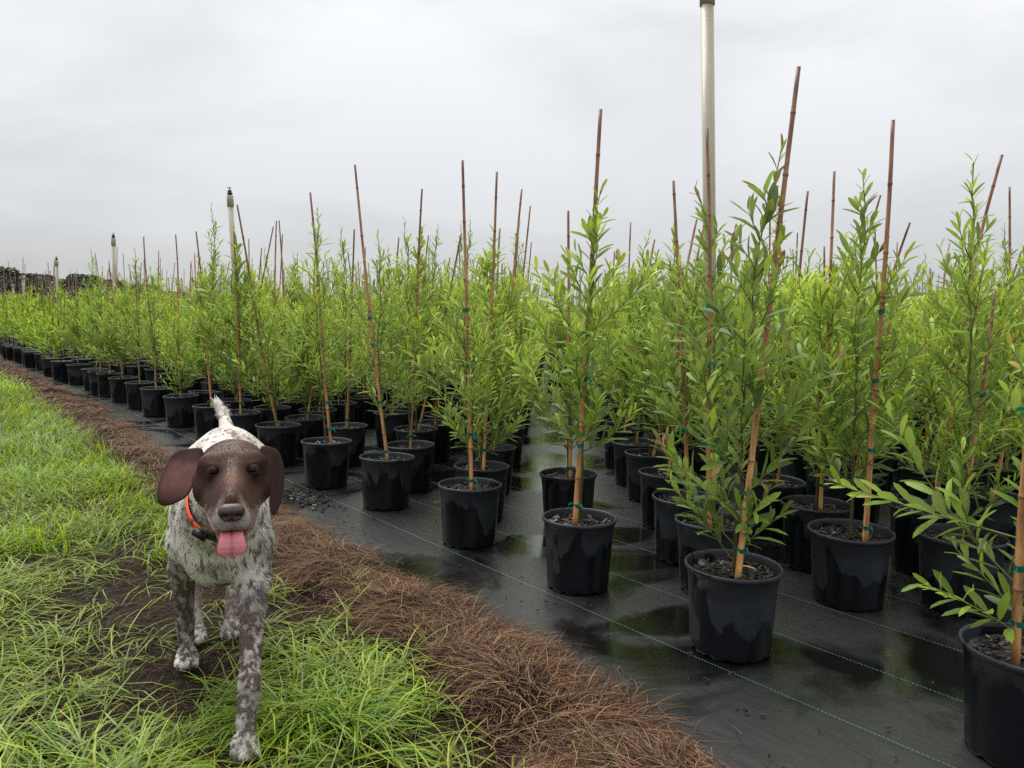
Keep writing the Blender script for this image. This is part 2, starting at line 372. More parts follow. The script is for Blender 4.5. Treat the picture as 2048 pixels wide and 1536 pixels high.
# near clumps of long arching blades
nc = 1500; P = np.column_stack([rng.uniform(-3.0, .7, nc * 4), rng.uniform(1.25, 4.4, nc * 4)])
k = (P @ Nv < grass_edge(P @ Dv) + .02) & in_view(P, .5) & (rng.random(len(P)) < density(P) ** 1.5 + .09); P = P[k][:nc]; nc = len(P)
dn = density(P); lean = rng.random(nc) * 6.28; lush = np.clip(dn * 1.0, 0, 1)
nb = (12 + 20 * dn).astype(int); idx = np.repeat(np.arange(nc), nb); n = len(idx)
base = P[idx] + rng.normal(0, .009, (n, 2)) * (1 + dn[idx, None])
paw_ = np.array([(-.60, 1.56), (-.93, 2.03)])
az = lean[idx] + rng.normal(0, 1.0, n); up = .22 + .62 * lush[idx]
el = np.clip(rng.normal(up, .3), .08, 1.5); ln = rng.uniform(.08, .28, n) * (1.05 - .3 * (P[idx, 1] > 3))
cc = G[rng.integers(0, len(G), n)] * rng.uniform(.7, 1.2, (n, 1)); yel = np.clip(1 - lush[idx], 0, 1)[:, None]
cc = cc * (1 - .4 * yel) + np.array([(.34, .34, .04)]) * .4 * yel
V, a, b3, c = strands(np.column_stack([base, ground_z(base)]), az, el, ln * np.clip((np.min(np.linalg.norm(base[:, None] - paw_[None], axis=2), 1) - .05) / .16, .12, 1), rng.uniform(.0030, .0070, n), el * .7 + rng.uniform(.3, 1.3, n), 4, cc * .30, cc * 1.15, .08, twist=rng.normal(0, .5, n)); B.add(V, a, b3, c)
print('near blades', n)
# middle
n = 46000; P = np.column_stack([rng.uniform(-7.5, -.4, n * 2), 2.9 + 6.5 * rng.random(n * 2) ** 1.4])
k = (P @ Nv < grass_edge(P @ Dv) + .03 * rng.random(len(P))) & in_view(P, .6) & (rng.random(len(P)) < density(P)); P = P[k][:n]; n = len(P)
fl = 6.28 * 2 * fbm(P * 2.2, 9, 2); el = np.clip(rng.normal(1.05, .28, n), .2, 1.5)
cc = G[rng.integers(0, len(G), n)] * rng.uniform(.7, 1.2, (n, 1)) * (.75 + .5 * fbm(P * 1.6, 40))[:, None]
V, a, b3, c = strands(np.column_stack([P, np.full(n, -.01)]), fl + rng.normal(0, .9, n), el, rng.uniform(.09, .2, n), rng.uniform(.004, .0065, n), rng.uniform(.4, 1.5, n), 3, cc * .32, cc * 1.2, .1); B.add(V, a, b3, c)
# far
n = 40000; r_ = rng.random(n * 2); P = np.column_stack([-4 - 26 * rng.random(n * 2), 8.5 + 24 * r_ ** 1.5])
k = (P @ Nv < grass_edge(P @ Dv) + .04) & in_view(P, 3); P = P[k][:n]; n = len(P)
el = np.clip(rng.normal(1.1, .25, n), .3, 1.5); cc = G[rng.integers(0, len(G), n)] * (.7 + .6 * fbm(P * 1.2, 40))[:, None]
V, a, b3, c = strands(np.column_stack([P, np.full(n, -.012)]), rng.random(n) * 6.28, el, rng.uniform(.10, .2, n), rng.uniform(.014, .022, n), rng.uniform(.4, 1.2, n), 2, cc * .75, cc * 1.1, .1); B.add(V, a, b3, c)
# loose blades poking through the straw
n = 750; r = rng.uniform(.8, 6, n); l = grass_edge(r) + np.abs(rng.normal(0, .07, n)); P = RL(r, l)
el = rng.uniform(.3, 1.3, n); cc = np.tile([(.26, .25, .06)], (n, 1)) * rng.uniform(.6, 1.2, (n, 1))
V, a, b3, c = strands(np.column_stack([P, np.full(n, .02)]), rng.random(n) * 6.28, el, rng.uniform(.08, .22, n), np.full(n, .003), el + .5, 4, cc * .8, cc, .1); B.add(V, a, b3, c)
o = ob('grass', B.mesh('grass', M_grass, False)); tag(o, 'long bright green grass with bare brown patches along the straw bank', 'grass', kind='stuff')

# ---- tree line far behind the bed
M_leafmass = tinted('dark_tree_foliage', rough=.7, noise_amt=.3, scale=1.5, transl=.15, rnd=.18)
M_bark = tinted('tree_bark', rough=.9, noise_amt=.4, scale=6)
def make_tree(seed):
    r = np.random.default_rng(seed); Bc = Bag(); Bt = Bag()
    Hh = r.uniform(6.8, 8.8); 
    V, f4, f3 = tube([(0, 0, 0), (.1, .05, 1.5), (.0, .1, 3.5), (.15, 0, Hh * .8)], [.28, .22, .15, .05], 7); Bt.add(V, f4, f3, (.07, .055, .045))
    cl = []
    for q in range(16):
        az = q * 2.4 + r.normal(0, .3); rad = r.uniform(.7, 3.0); z = r.uniform(.22, .97) * Hh; rad *= math.sqrt(max(.12, 1 - ((z / Hh - .55) / .5) ** 2))
        c = np.array([rad * math.cos(az), rad * math.sin(az), z]); cl.append((c, r.uniform(.8, 1.5)))
        V, f4, f3 = tube([(0, 0, z * .55), c * np.array([.5, .5, .85]), c], [.07, .05, .02], 4); Bt.add(V, f4, f3, (.07, .055, .045))
    for c, s in cl:
        n = 330; d = unit(r.normal(size=(n, 3))); P = c + d * (s * r.random((n, 1)) ** .4) * np.array([1, 1, .75])
        a_ = unit(r.normal(size=(n, 3))) * .15; b_ = unit(np.cross(a_, r.normal(size=(n, 3)))) * .15
        V = np.stack([P - a_, P + b_, P + a_, P - b_], 1).reshape(-1, 3)
        g = np.array([(.050, .062, .040)]) * r.uniform(.5, 1.6, (n, 1)); Bc.add(V, f4=np.arange(4 * n).reshape(-1, 4), col=np.repeat(g, 4, 0))
    return Bt.mesh('trunk', M_bark), Bc.mesh('crown', M_leafmass, False)
TV = [make_tree(900 + q) for q in range(5)]
rg = random.Random(5)
tree_spots = []
for q in range(46):                                   # px-bearing spread over the left, getting farther and lower to the right
    t = q / 45
    ang = math.radians(-39.5 + 20 * t + rg.uniform(-.2, .2)); dist = 90 + rg.uniform(-8, 10) + 40 * max(0, t - .55)
    tree_spots.append((dist * math.sin(ang), dist * math.cos(ang), rg.uniform(.56, .72) * (1.0 - .42 * max(0, t - .35) / .65)))
for q in range(8):
    ang = math.radians(-16 + 14 * q / 7 + rg.uniform(-.6, .6)); dist = 150 + rg.uniform(-10, 20)
    tree_spots.append((dist * math.sin(ang), dist * math.cos(ang), rg.uniform(.6, .75)))
for q, (x, y, s) in enumerate(tree_spots):
    t, c = TV[q % 5]; e = ob('tree', None, loc=(x, y, -.02)); e.scale = (s * 1.45, s * 1.45, s * .86); e.rotation_euler = (0, 0, rg.uniform(0, 6.28))
    tag(e, 'dark broad crowned tree in the distant line on the horizon behind the bed', 'tree', 'dark trees on the horizon')
    ob('trunk', t, e); ob('crown', c, e)
# ================================================================ POTTED SHRUBS
M_leaf = tinted('willowy_leaf', rough=.45, spec=.28, noise_amt=.16, scale=60, transl=.36, back=(.22, .30, .16), rnd=.10)
M_stem = tinted('green_stem', rough=.6, noise_amt=.3, scale=60)
M_tape = tinted('green_tie_tape', rough=.3, spec=.5, noise_amt=.2, scale=90, transl=.25)
def b_pot(N, L, b, out):
    g = N('ShaderNodeTexCoord'); oi = N('ShaderNodeObjectInfo')
    sc = N('ShaderNodeVectorMath', operation='SCALE'); sc.inputs['Scale'].default_value = 37.0
    cx = N('ShaderNodeCombineXYZ'); L(oi.outputs['Random'], cx.inputs[0]); L(oi.outputs['Random'], cx.inputs[1]); L(cx.outputs[0], sc.inputs[0])
    ad = N('ShaderNodeVectorMath', operation='ADD'); L(g.outputs['Object'], ad.inputs[0]); L(sc.outputs[0], ad.inputs[1])
    mp_ = N('ShaderNodeMapping'); mp_.inputs['Scale'].default_value = (7, 7, 3.2); L(ad.outputs[0], mp_.inputs[0])
    n = N('ShaderNodeTexNoise', i_Scale=1.0, i_Detail=3.0, i_Roughness=.5, i_Distortion=.5); L(mp_.outputs[0], n.inputs['Vector'])
    # rain has wetted the lower wall; the dry dusty patch hangs under the rim
    sp = N('ShaderNodeSeparateXYZ'); L(g.outputs['Object'], sp.inputs[0])
    zz = N('ShaderNodeMapRange', i_From_Min=.02, i_From_Max=.25, i_To_Min=-.16, i_To_Max=.14); L(sp.outputs['Z'], zz.inputs['Value'])
    s = N('ShaderNodeMath', operation='ADD'); L(n.outputs['Fac'], s.inputs[0]); L(zz.outputs[0], s.inputs[1])
    m = ramp(N, .53, (0, 0, 0), .56, (1, 1, 1)); L(s.outputs[0], m.inputs[0])
    n2 = N('ShaderNodeTexNoise', i_Scale=45.0, i_Detail=4.0); L(ad.outputs[0], n2.inputs['Vector'])
    cw = ramp(N, .3, (.004, .0055, .0075), .8, (.007, .009, .0115)); L(n2.outputs['Fac'], cw.inputs[0])
    cd = ramp(N, .3, (.020, .0235, .028), .8, (.030, .035, .041)); L(n2.outputs['Fac'], cd.inputs[0])
    c = N('ShaderNodeMixRGB'); L(m.outputs[0], c.inputs[0]); L(cw.outputs[0], c.inputs[1]); L(cd.outputs[0], c.inputs[2]); L(c.outputs[0], b.inputs['Base Color'])
    r_ = N('ShaderNodeMapRange', i_To_Min=.20, i_To_Max=.45); L(m.outputs[0], r_.inputs['Value']); L(r_.outputs[0], b.inputs['Roughness'])
    b.inputs['Specular IOR Level'].default_value = .30
    bp = N('ShaderNodeBump', i_Strength=.15, i_Distance=.003); L(n2.outputs['Fac'], bp.inputs['Height']); L(bp.outputs[0], b.inputs['Normal'])
M_pot = material('black_pot_plastic', b_pot)
M_mulch = tinted('wet_bark_chip', rough=.42, spec=.3, noise_amt=.35, scale=70)
def b_cane(N, L, b, out):
    at = N('ShaderNodeAttribute', attribute_name='tint'); g = N('ShaderNodeTexCoord'); oi = N('ShaderNodeObjectInfo')
    n = N('ShaderNodeTexNoise', i_Scale=6.0, i_Detail=5.0, i_Roughness=.6)
    mp_ = N('ShaderNodeMapping'); mp_.inputs['Scale'].default_value = (9, 9, 1.3)
    cx = N('ShaderNodeCombineXYZ'); mu = N('ShaderNodeMath', operation='MULTIPLY'); mu.inputs[1].default_value = 31; L(oi.outputs['Random'], mu.inputs[0]); L(mu.outputs[0], cx.inputs[2])
    ad = N('ShaderNodeVectorMath', operation='ADD'); L(g.outputs['Object'], ad.inputs[0]); L(cx.outputs[0], ad.inputs[1]); L(ad.outputs[0], mp_.inputs[0]); L(mp_.outputs[0], n.inputs['Vector'])
    r = ramp(N, .34, (.42, .36, .36), .70, (1.25, 1.2, 1.1)); L(n.outputs['Fac'], r.inputs[0])
    m = N('ShaderNodeMixRGB', blend_type='MULTIPLY'); m.inputs[0].default_value = 1; L(at.outputs['Color'], m.inputs[1]); L(r.outputs[0], m.inputs[2])
    rr_ = N('ShaderNodeMapRange', i_To_Min=.7, i_To_Max=1.5); L(oi.outputs['Random'], rr_.inputs['Value'])
    s = N('ShaderNodeVectorMath', operation='SCALE'); L(m.outputs[0], s.inputs[0]); L(rr_.outputs[0], s.inputs['Scale']); L(s.outputs[0], b.inputs['Base Color'])
    b.inputs['Roughness'].default_value = .42
M_cane = material('bamboo', b_cane)

# ---- pot: tapered wall, rolled rim, inner wall, drain notches along the foot
def make_pot():
    n = 48
    prof = [(.1155, 0), (.1165, .012), (.118, .03), (.127, .18), (.1315, .235), (.1335, .2365), (.1345, .247), (.1405, .2485), (.1425, .254), (.1415, .260), (.138, .2625), (.1345, .260), (.1325, .252), (.128, .22)]
    V, f4 = lathe(prof, n)
    # notches: lift alternate groups of foot vertices
    for j in range(n):
        if j % 4 in (1,): V[j, 2] = .010; V[j, :2] *= .985
    b0 = len(V); V = np.concatenate([V, [(0, 0, .012)]])
    f3 = np.stack([(np.arange(n) + 1) % n, np.arange(n), np.full(n, b0)], -1)
    B = Bag(); B.add(V, f4, f3); return B.mesh('pot', M_pot)
POT = make_pot()
RIM = None
def make_mulch(seed, near):
    r = np.random.default_rng(seed); B = Bag(); n = 20
    rad = [0, .03, .06, .09, .115, .130]; V = [(0, 0, .232)]
    for a in rad[1:]:
        for j in range(n):
            t = j * 2 * math.pi / n; V.append((a * math.cos(t), a * math.sin(t), .226 + .010 * r.random() - (.004 if a > .11 else 0)))
    f3 = [(0, 1 + j, 1 + (j + 1) % n) for j in range(n)]; f4 = []
    for q in range(len(rad) - 2):
        for j in range(n): f4.append((1 + q * n + j, 1 + (q + 1) * n + j, 1 + (q + 1) * n + (j + 1) % n, 1 + q * n + (j + 1) % n))
    B.add(V, f4, f3, (.010, .0085, .008))
    m = 210 if near else 60
    for q in range(m):
        rr_ = .124 * math.sqrt(r.random()); t = r.random() * 6.28; L_ = r.uniform(.008, .03) * (1 if near else 1.4); W_ = L_ * r.uniform(.25, .6); T_ = r.uniform(.0015, .004)
        bx = np.array([(-1, -.7, -1), (1, -1, -1), (.8, 1, -1), (-.9, .8, -1), (-.8, -.6, 1), (.9, -.8, 1), (.7, .8, 1), (-.9, .6, 1)]) * (L_ / 2, W_ / 2, T_ / 2)
        R3 = np.array(Matrix.Rotation(r.random() * 6.28, 3, 'Z') @ Matrix.Rotation(r.normal(0, .3), 3, 'X') @ Matrix.Rotation(r.normal(0, .3), 3, 'Y'))
        rm = min(rr_, .126 - L_ / 2)
        P = bx @ R3.T + np.array([rm * math.cos(t), rm * math.sin(t), .234 + r.random() * .007])
        u = r.random(); c = np.array((.016, .013, .012)) if u < .78 else (np.array((.040, .028, .022)) if u < .97 else np.array((.12, .08, .055)))
        B.add(P, [(3, 2, 1, 0), (4, 5, 6, 7), (0, 1, 5, 4), (1, 2, 6, 5), (2, 3, 7, 6), (3, 0, 4, 7)], None, c * r.uniform(.7, 1.4))
    return B.mesh('bark_mulch', M_mulch, False)
MULCH_N = [make_mulch(70 + q, True) for q in range(4)]; MULCH_F = [make_mulch(80 + q, False) for q in range(3)]

# ---- leaves
def leaf_template(bend, fold=.10):
    # unit length along y, unit width along x, z up
    ys = [0, .25, .56, .86, 1.0]; ws = [.10, .66, 1.0, .70, 0]
    V = [(0, 0, 0)]
    for y, w in zip(ys[1:4], ws[1:4]):
        z = -bend * y * y
        V += [(-w / 2, y, z + fold * w * .3), (0, y, z - .012), (w / 2, y, z + fold * w * .3)]
    V.append((0, 1.0, -bend))
    f3 = [(0, 2, 1), (0, 3, 2), (7, 8, 10), (8, 9, 10)]
    f4 = [(1, 2, 5, 4), (2, 3, 6, 5), (4, 5, 8, 7), (5, 6, 9, 8)]
    return np.array(V, float), np.array(f4), np.array(f3)
LT = leaf_template(.18)
def expand(tpl, pos, fwd, nrm, ln, wd, col, B):
    T, f4, f3 = tpl; n = len(pos); fwd = unit(fwd); x = unit(np.cross(fwd, nrm)); z = np.cross(x, fwd)
    V = pos[:, None] + x[:, None] * (T[None, :, :1] * wd[:, None, None]) + fwd[:, None] * (T[None, :, 1:2] * ln[:, None, None]) + z[:, None] * (T[None, :, 2:] * ln[:, None, None])
    off = np.arange(n)[:, None, None] * len(T)
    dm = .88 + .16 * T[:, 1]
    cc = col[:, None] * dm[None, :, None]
    B.add(V.reshape(-1, 3), (off + f4[None]).reshape(-1, 4), (off + f3[None]).reshape(-1, 3), cc.reshape(-1, 3))

def grow(seed, H=1.42, broad=1.0, dens=1.0, spread=1.0, lime=.5, lean=(0, 0), low=.30, red=0.0, top=.98, nbr=None, extra=()):
    """returns dict: stems (list of (pts, r0, r1, young)), leaves arrays"""
    r = np.random.default_rng(seed); z0 = .225; stems = []; LP = []; LF = []; LN = []; LL_ = []; LW = []; LC = []
    m = 14; t = np.linspace(0, 1, m)
    wx = np.cumsum(r.normal(0, .012, m)); wy = np.cumsum(r.normal(0, .012, m))
    main = np.column_stack([lean[0] * t + wx * t, lean[1] * t + wy * t, z0 + (H - z0) * t]); stems.append((main, .0062, .0016, 0))
    deep = np.array((.100, .172, .043)); mid = np.array((.235, .365, .045)); lim = np.array((.46, .610, .052)); bro = np.array((.20, .12, .05))
    def leafs(pts, n, L0, young, start=.12, tipb=True):
        pts = np.asarray(pts); s = np.linspace(start, 1, n); ii = s * (len(pts) - 1); a = np.minimum(ii.astype(int), len(pts) - 2); f = (ii - a)[:, None]
        p = pts[a] * (1 - f) + pts[a + 1] * f; d = unit(pts[a + 1] - pts[a])
        ph = np.arange(n) * 2.4 + r.random() * 6
        ref = np.tile([[0, 0, 1.]], (n, 1)); side = unit(np.cross(d, ref) + 1e-3); up = np.cross(side, d)
        rad = side * np.cos(ph)[:, None] + up * np.sin(ph)[:, None]
        op = (.80 - .36 * s + r.normal(0, .15, n))[:, None]
        fw = unit(d * np.cos(op) + rad * np.sin(op) + np.array([0, 0, .12]))
        nr = unit(d * .8 + np.array([0, 0, .7]) - fw * .2 + r.normal(0, .25, (n, 3)))
        ln = L0 * (1 - .45 * (s ** 3)) * r.uniform(.75, 1.15, n); wd = ln * r.uniform(.155, .235, n) * (.70 + .58 * broad)
        y = np.clip(young * .55 + .5 * s ** 1.5 + r.normal(0, .15, n), 0, 1) * (.35 + lime)
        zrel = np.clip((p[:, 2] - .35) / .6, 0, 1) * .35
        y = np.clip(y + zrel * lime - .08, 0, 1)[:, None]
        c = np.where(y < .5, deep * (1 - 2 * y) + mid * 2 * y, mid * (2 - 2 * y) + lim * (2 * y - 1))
        if red: 
            k = (s > .82) & (r.random(n) < red); c[k] = bro * r.uniform(.7, 1.3)
        c = c * r.uniform(.72, 1.28, (n, 1))
        k = r.random(n) < .006; c[k] = (.42, .33, .05)
        LP.append(p); LF.append(fw); LN.append(nr); LL_.append(ln); LW.append(wd); LC.append(c)
    Lb = .092 if broad > .5 else .078
    nb = int(25 * (.75 + .4 * dens)) if nbr is None else nbr
    leafs(main, int(54 * (.8 + .5 * dens)), Lb * .95, .3, start=.10 if low < .3 else .22)
    for q in range(nb):
        u = (q + r.random() * .6) / nb; zz_ = low + (H * .93 - low) * u ** 1.3; k = (zz_ - z0) / (H - z0)
        ii = k * (m - 1); a = int(ii); f = ii - a; p0 = main[a] * (1 - f) + main[min(a + 1, m - 1)] * f
        az = q * 2.4 + r.normal(0, .5); prof = math.sin(min(1, (u * .92 + .16)) * math.pi) ** .7
        ll_ = (.13 + .31 * prof) * r.uniform(.65, 1.2) * spread
        zr = (zz_ - low) / (H - low); ll_ *= 1 - .80 * max(0., (zr - .42) / .58)
        el0 = r.uniform(.35, .75) + .4 * u; el1 = r.uniform(.75, 1.2) + .25 * u; pts = [p0]; n2 = 7
        for w in range(n2):
            e = el0 + (el1 - el0) * w / n2; az += r.normal(0, .08)
            pts.append(pts[-1] + np.array([math.cos(e) * math.cos(az), math.cos(e) * math.sin(az), math.sin(e)]) * ll_ / n2)
        stems.append((np.array(pts), .0028, .0010, .6)); leafs(pts, max(6, int(ll_ / .0155 * (.7 + .45 * dens))), Lb, .35)
        for w in range(int((2.2 if ll_ > .25 else 1) * (.6 + .6 * dens))):
            k0 = r.integers(1, 5); aa = az + r.choice([-1, 1]) * r.uniform(.4, 1.0); ee = r.uniform(.4, 1.1); l2 = ll_ * r.uniform(.3, .55); q0 = pts[k0]
            sp = [q0 + np.array([math.cos(ee + .1 * v) * math.cos(aa), math.cos(ee + .1 * v) * math.sin(aa), math.sin(ee + .1 * v)]) * l2 * v / 4 for v in range(5)]
            stems.append((np.array(sp), .0017, .0008, 1)); leafs(sp, max(5, int(l2 / .014 * (.7 + .4 * dens))), Lb * .9, .6)
    for (az, e0, e1, l_, z_) in extra:            # single long shoots
        k = (z_ - z0) / (H - z0) * (m - 1); a = int(k); pts = [main[a] + (0, 0, z_ - main[a][2])]
        for w in range(9):
            e = e0 + (e1 - e0) * w / 9; pts.append(pts[-1] + np.array([math.cos(e) * math.cos(az), math.cos(e) * math.sin(az), math.sin(e)]) * l_ / 9); az += .03
        stems.append((np.array(pts), .0032, .0012, .8)); leafs(pts, int(l_ / .017), Lb * .9, .8, start=.2)
    return dict(stems=stems, P=np.concatenate(LP), F=np.concatenate(LF), N=np.concatenate(LN), L=np.concatenate(LL_), W=np.concatenate(LW), C=np.concatenate(LC))
def stem_mesh(g):
    B = Bag()
    for pts, r0, r1, yg in g['stems']:
        m = len(pts); V, f4, f3 = tube(pts, np.linspace(r0, r1, m), 5 if r0 > .005 else 3, caps=False)
        c0 = np.array((.075, .06, .03)) if yg < .3 else np.array((.14, .16, .04)); c1 = np.array((.16, .22, .05))
        tt = np.repeat(np.linspace(0, 1, m), 5 if r0 > .005 else 3)[:, None]; B.add(V, f4, None, c0 * (1 - tt) + c1 * tt)
    return B.mesh('stem', M_stem)
def foliage_mesh(g, keep=None):
    B = Bag(); k = slice(None) if keep is None else keep
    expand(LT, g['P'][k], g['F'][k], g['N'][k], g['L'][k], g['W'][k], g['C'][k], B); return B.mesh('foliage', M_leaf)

# single-leaf meshes in a few tints and bends for the leaves one can pick apart
TINTS = [(.100, .172, .043), (.15, .24, .040), (.235, .365, .045), (.34, .48, .048), (.46, .610, .052), (.22, .12, .05), (.42, .33, .05)]
LEAFMESH = []
for ti in TINTS:
    row = []
    for bd in (.06, .18, .32):
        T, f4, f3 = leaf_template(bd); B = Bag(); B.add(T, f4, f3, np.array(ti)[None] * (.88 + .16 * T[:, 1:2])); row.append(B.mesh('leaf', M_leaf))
    LEAFMESH.append(row)

# ---- canes (bent bamboo with nodes); built from base point along a bent line, length 1 unit of z = 1 m
def cane_mesh(seed, top, r0=.0085, r1=.0055):
    """top: vector from base to tip"""
    r = np.random.default_rng(seed); top = np.array(top, float); Ln = np.linalg.norm(top); n = 26; t = np.linspace(0, 1, n)
    side = np.cross(top, r.normal(size=3)); side /= np.linalg.norm(side)
    bend = np.sin(t * np.pi) * r.normal(0, .012) + np.sin(t * 2 * np.pi) * r.normal(0, .008) + .004 * np.cumsum(r.normal(0, .4, n)) * t * (1 - t)
    P = top[None] * t[:, None] + side[None] * bend[:, None]
    rad = np.linspace(r0, r1, n); B = Bag(); nodes = np.cumsum(r.uniform(.13, .25, 12)); nodes = nodes[nodes < Ln - .05]
    # refine with node bulges
    s = np.unique(np.concatenate([t] + [np.array([x - .008, x - .003, x, x + .003, x + .009]) / Ln for x in nodes])); s = s[(s >= 0) & (s <= 1)]
    PP = np.column_stack([np.interp(s, t, P[:, q]) for q in range(3)]); rr_ = np.interp(s, t, rad)
    dn = np.min(np.abs(s[:, None] * Ln - nodes[None]), 1) if len(nodes) else np.ones(len(s))
    rr_ = rr_ * (1 + .22 * np.exp(-(dn / .004) ** 2))
    V, f4, f3 = tube(PP, rr_, 8)
    z = np.clip(s, 0, 1)[:, None]
    lowc, midc, hic = np.array((.68, .39, .15)), np.array((.50, .25, .12)), np.array((.31, .165, .11))
    c = np.where(z < .45, lowc * (1 - z / .45) + midc * z / .45, midc * (1 - (z - .45) / .55) + hic * (z - .45) / .55)
    c = c * (1 - .6 * np.exp(-(dn / .0035) ** 2))[:, None]; c[-1] *= .4
    cc = np.concatenate([np.repeat(c, 8, 0), c[:1], c[-1:]])
    B.add(V, f4, f3, cc); return B.mesh('bamboo_cane', M_cane), PP, s
def tie_mesh(seed, big):
    r = np.random.default_rng(seed); B = Bag(); n = 12; th = np.arange(n + 1) * 2 * math.pi / n; w = .0065
    rx, ry = .0125, .0105
    ring = np.column_stack([rx * np.cos(th) + .002, ry * np.sin(th), .002 * np.sin(th * 1.0)])
    V = np.concatenate([ring - (0, 0, w), ring + (0, 0, w)]); f4 = [(j, j + 1, n + 2 + j, n + 1 + j) for j in range(n)]; c = (.002, .155, .115); B.add(V, f4, None, c)
    for q in range(2):                                    # loose ends
        a = r.random() * 6.28; m = 6; ln = r.uniform(.018, .05) if q else r.uniform(.012, .03); t = np.linspace(0, 1, m)
        drop = r.uniform(.4, 1.3); px = .013 + ln * t * .6; pz = .004 - ln * drop * t * t + .3 * ln * t; P = np.column_stack([px * math.cos(a), px * math.sin(a), pz])
        sd = np.array([-math.sin(a) * .4, math.cos(a) * .4, .9]) * w * .8
        B.add(np.concatenate([P - sd, P + sd]), [(j, j + 1, m + 1 + j, m + j) for j in range(m - 1)], None, (.0, .20, .145))
    return B.mesh('tie', M_tape)
TIES = [tie_mesh(q, True) for q in range(6)]
CANES = [cane_mesh(300 + q, (0, 0, 1), .0085, .0055) for q in range(6)]  # replaced below by real lengths
CANES = []
for q in range(12):
    rr0 = np.random.default_rng(q + 40); CANES.append(cane_mesh(300 + q, (rr0.normal(0, .05), rr0.normal(0, .05), (rr0.uniform(1.15, 1.58) if q % 4 else rr0.uniform(.8, 1.1))), .0080, .0052))

# ---- the measured pots in and behind the front edge: (x, y, cane tip offset from cane base, cane base offset, kind, height, note)
NEARB = [  # x, y, tip(dx,dz), H, broad, dens, spread, lime, red, seed
 ('right_edge', 1.213, 1.653, (.02, 1.75), .92, 1.0, .9, 1.0, .35, 0, 1),
 ('front', .686, 2.195, (.105, 1.50), 1.44, 1.0, .95, .95, .30, .5, 2),
 ('front2', .262, 2.694, (.052, 1.52), 1.40, .9, .85, .9, .62, 0, 3),
 ('front3', -.175, 3.202, (-.065, 1.44), 1.12, .35, .85, .85, .62, 0, 4),
 ('front4', -.644, 3.788, (-.21, 1.53), 1.34, .35, .8, .85, .55, 0, 5),
 ('front5', -1.066, 4.228, (-.135, 1.46), 1.50, .35, .95, .95, .60, 0, 6),
 ('front6', -1.531, 4.815, (-.27, 1.46), 1.12, .3, .9, .95, .65, 0, 7),
 ('right2', 1.232, 2.606, (.015, 1.46), 1.46, .95, 1.0, 1.0, .42, .2, 8),
 ('behind', .763, 2.686, (-.06, 1.47), 1.43, .9, .9, .9, .40, .3, 9),
 ('left_behind', .738, 3.049, (-.14, 1.34), 1.25, .9, .9, .9, .45, 0, 10),
 ('gap_front', .283, 3.478, (-.02, 1.28), .85, .7, .6, .7, .30, 0, 11),
 ('right3', 1.702, 2.964, (.17, 1.44), 1.36, .9, 1.0, 1.0, .45, 0, 12),
]
OTHER = [(.773, 4.069, (.30, 1.35)), (.761, 4.448, None), (1.262, 2.986, (.06, 1.38)), (1.235, 3.421, (.14, 1.38)), (2.118, 3.227, (.20, 1.35)),
 (-.142, 3.610, (.06, 1.48)), (-.113, 4.157, (.14, 1.50)), (-.619, 4.772, (.28, 1.30)), (-.535, 5.059, None), (-1.089, 4.836, (.04, 1.33)),
 (-1.987, 5.376, (-.06, 1.38)), (-2.332, 5.711, (-.12, 1.38)), (-2.845, 6.337, (-.04, 1.42)), (-3.346, 6.920, (-.12, 1.45)),
 (-3.754, 7.432, None), (-4.185, 7.937, None), (-4.580, 8.390, None), (-5.095, 8.996, None), (-5.656, 9.626, None)]
FRONTROW = [(1.213, 1.653), (.686, 2.195), (.262, 2.694), (-.175, 3.202), (-.644, 3.788), (-1.066, 4.228), (-1.531, 4.815), (-1.987, 5.376), (-2.332, 5.711), (-2.845, 6.337), (-3.346, 6.920), (-3.754, 7.432), (-4.185, 7.937), (-4.580, 8.390), (-5.095, 8.996), (-5.656, 9.626)]
VAR = []
for q in range(14):
    br = [.35, .3, .4, .35, .3, .9, .35, .85, .3, .35, .9, .3, .6, .35][q]
    g = grow(500 + q, H=[1.52, 1.14, 1.42, 1.24, 1.08, 1.38, 1.58, 1.16, 1.34, 1.66, 1.46, 1.16, 1.28, 1.74][q], broad=br, dens=[1, .85, .9, 1, .9, 1, .8, .9, 1, .9, 1, 1, .95, .9][q] * .62,
             spread=[1, .95, 1.05, .95, .9, 1, 1, .95, 1, .9, 1, 1, 1, .85][q], lime=[.7, .9, .5, .8, .95, .6, .7, .5, .85, .4, .55, 1.0, .7, .5][q], low=[.30, .27, .42, .30, .27, .40, .45, .34, .27, .42, .38, .28, .36, .45][q], top=[.98, .86, .95, .9, .84, .98, .9, .88, .95, .92, 1.0, .86, .92, .95][q])
    VAR.append((stem_mesh(g), foliage_mesh(g)))
rg = random.Random(77)
SPOTS = []      # x, y, kind, data
for d in NEARB: SPOTS.append((d[1], d[2], 'near', d))
for d in OTHER: SPOTS.append((d[0], d[1], 'var', None if d[2] is None else (d[2][0] - 1.45 * (.0218 + .09 * d[0] / d[1]), d[2][1])))
gap_dir = np.array([.30, 5.3])
lat_list = []
for m in range(0, 56):
    lat = 1.95 + m * .315
    for kk in range(-6, 66):
        rr_ = 1.22 + (.33 if m % 2 else 0) + kk * .66
        lat_list.append((rr_ + rg.uniform(-.07, .07), lat + rg.uniform(-.05, .05)))
taken = [np.array(s[:2]) for s in SPOTS]; T0 = np.array(taken)
extra = []
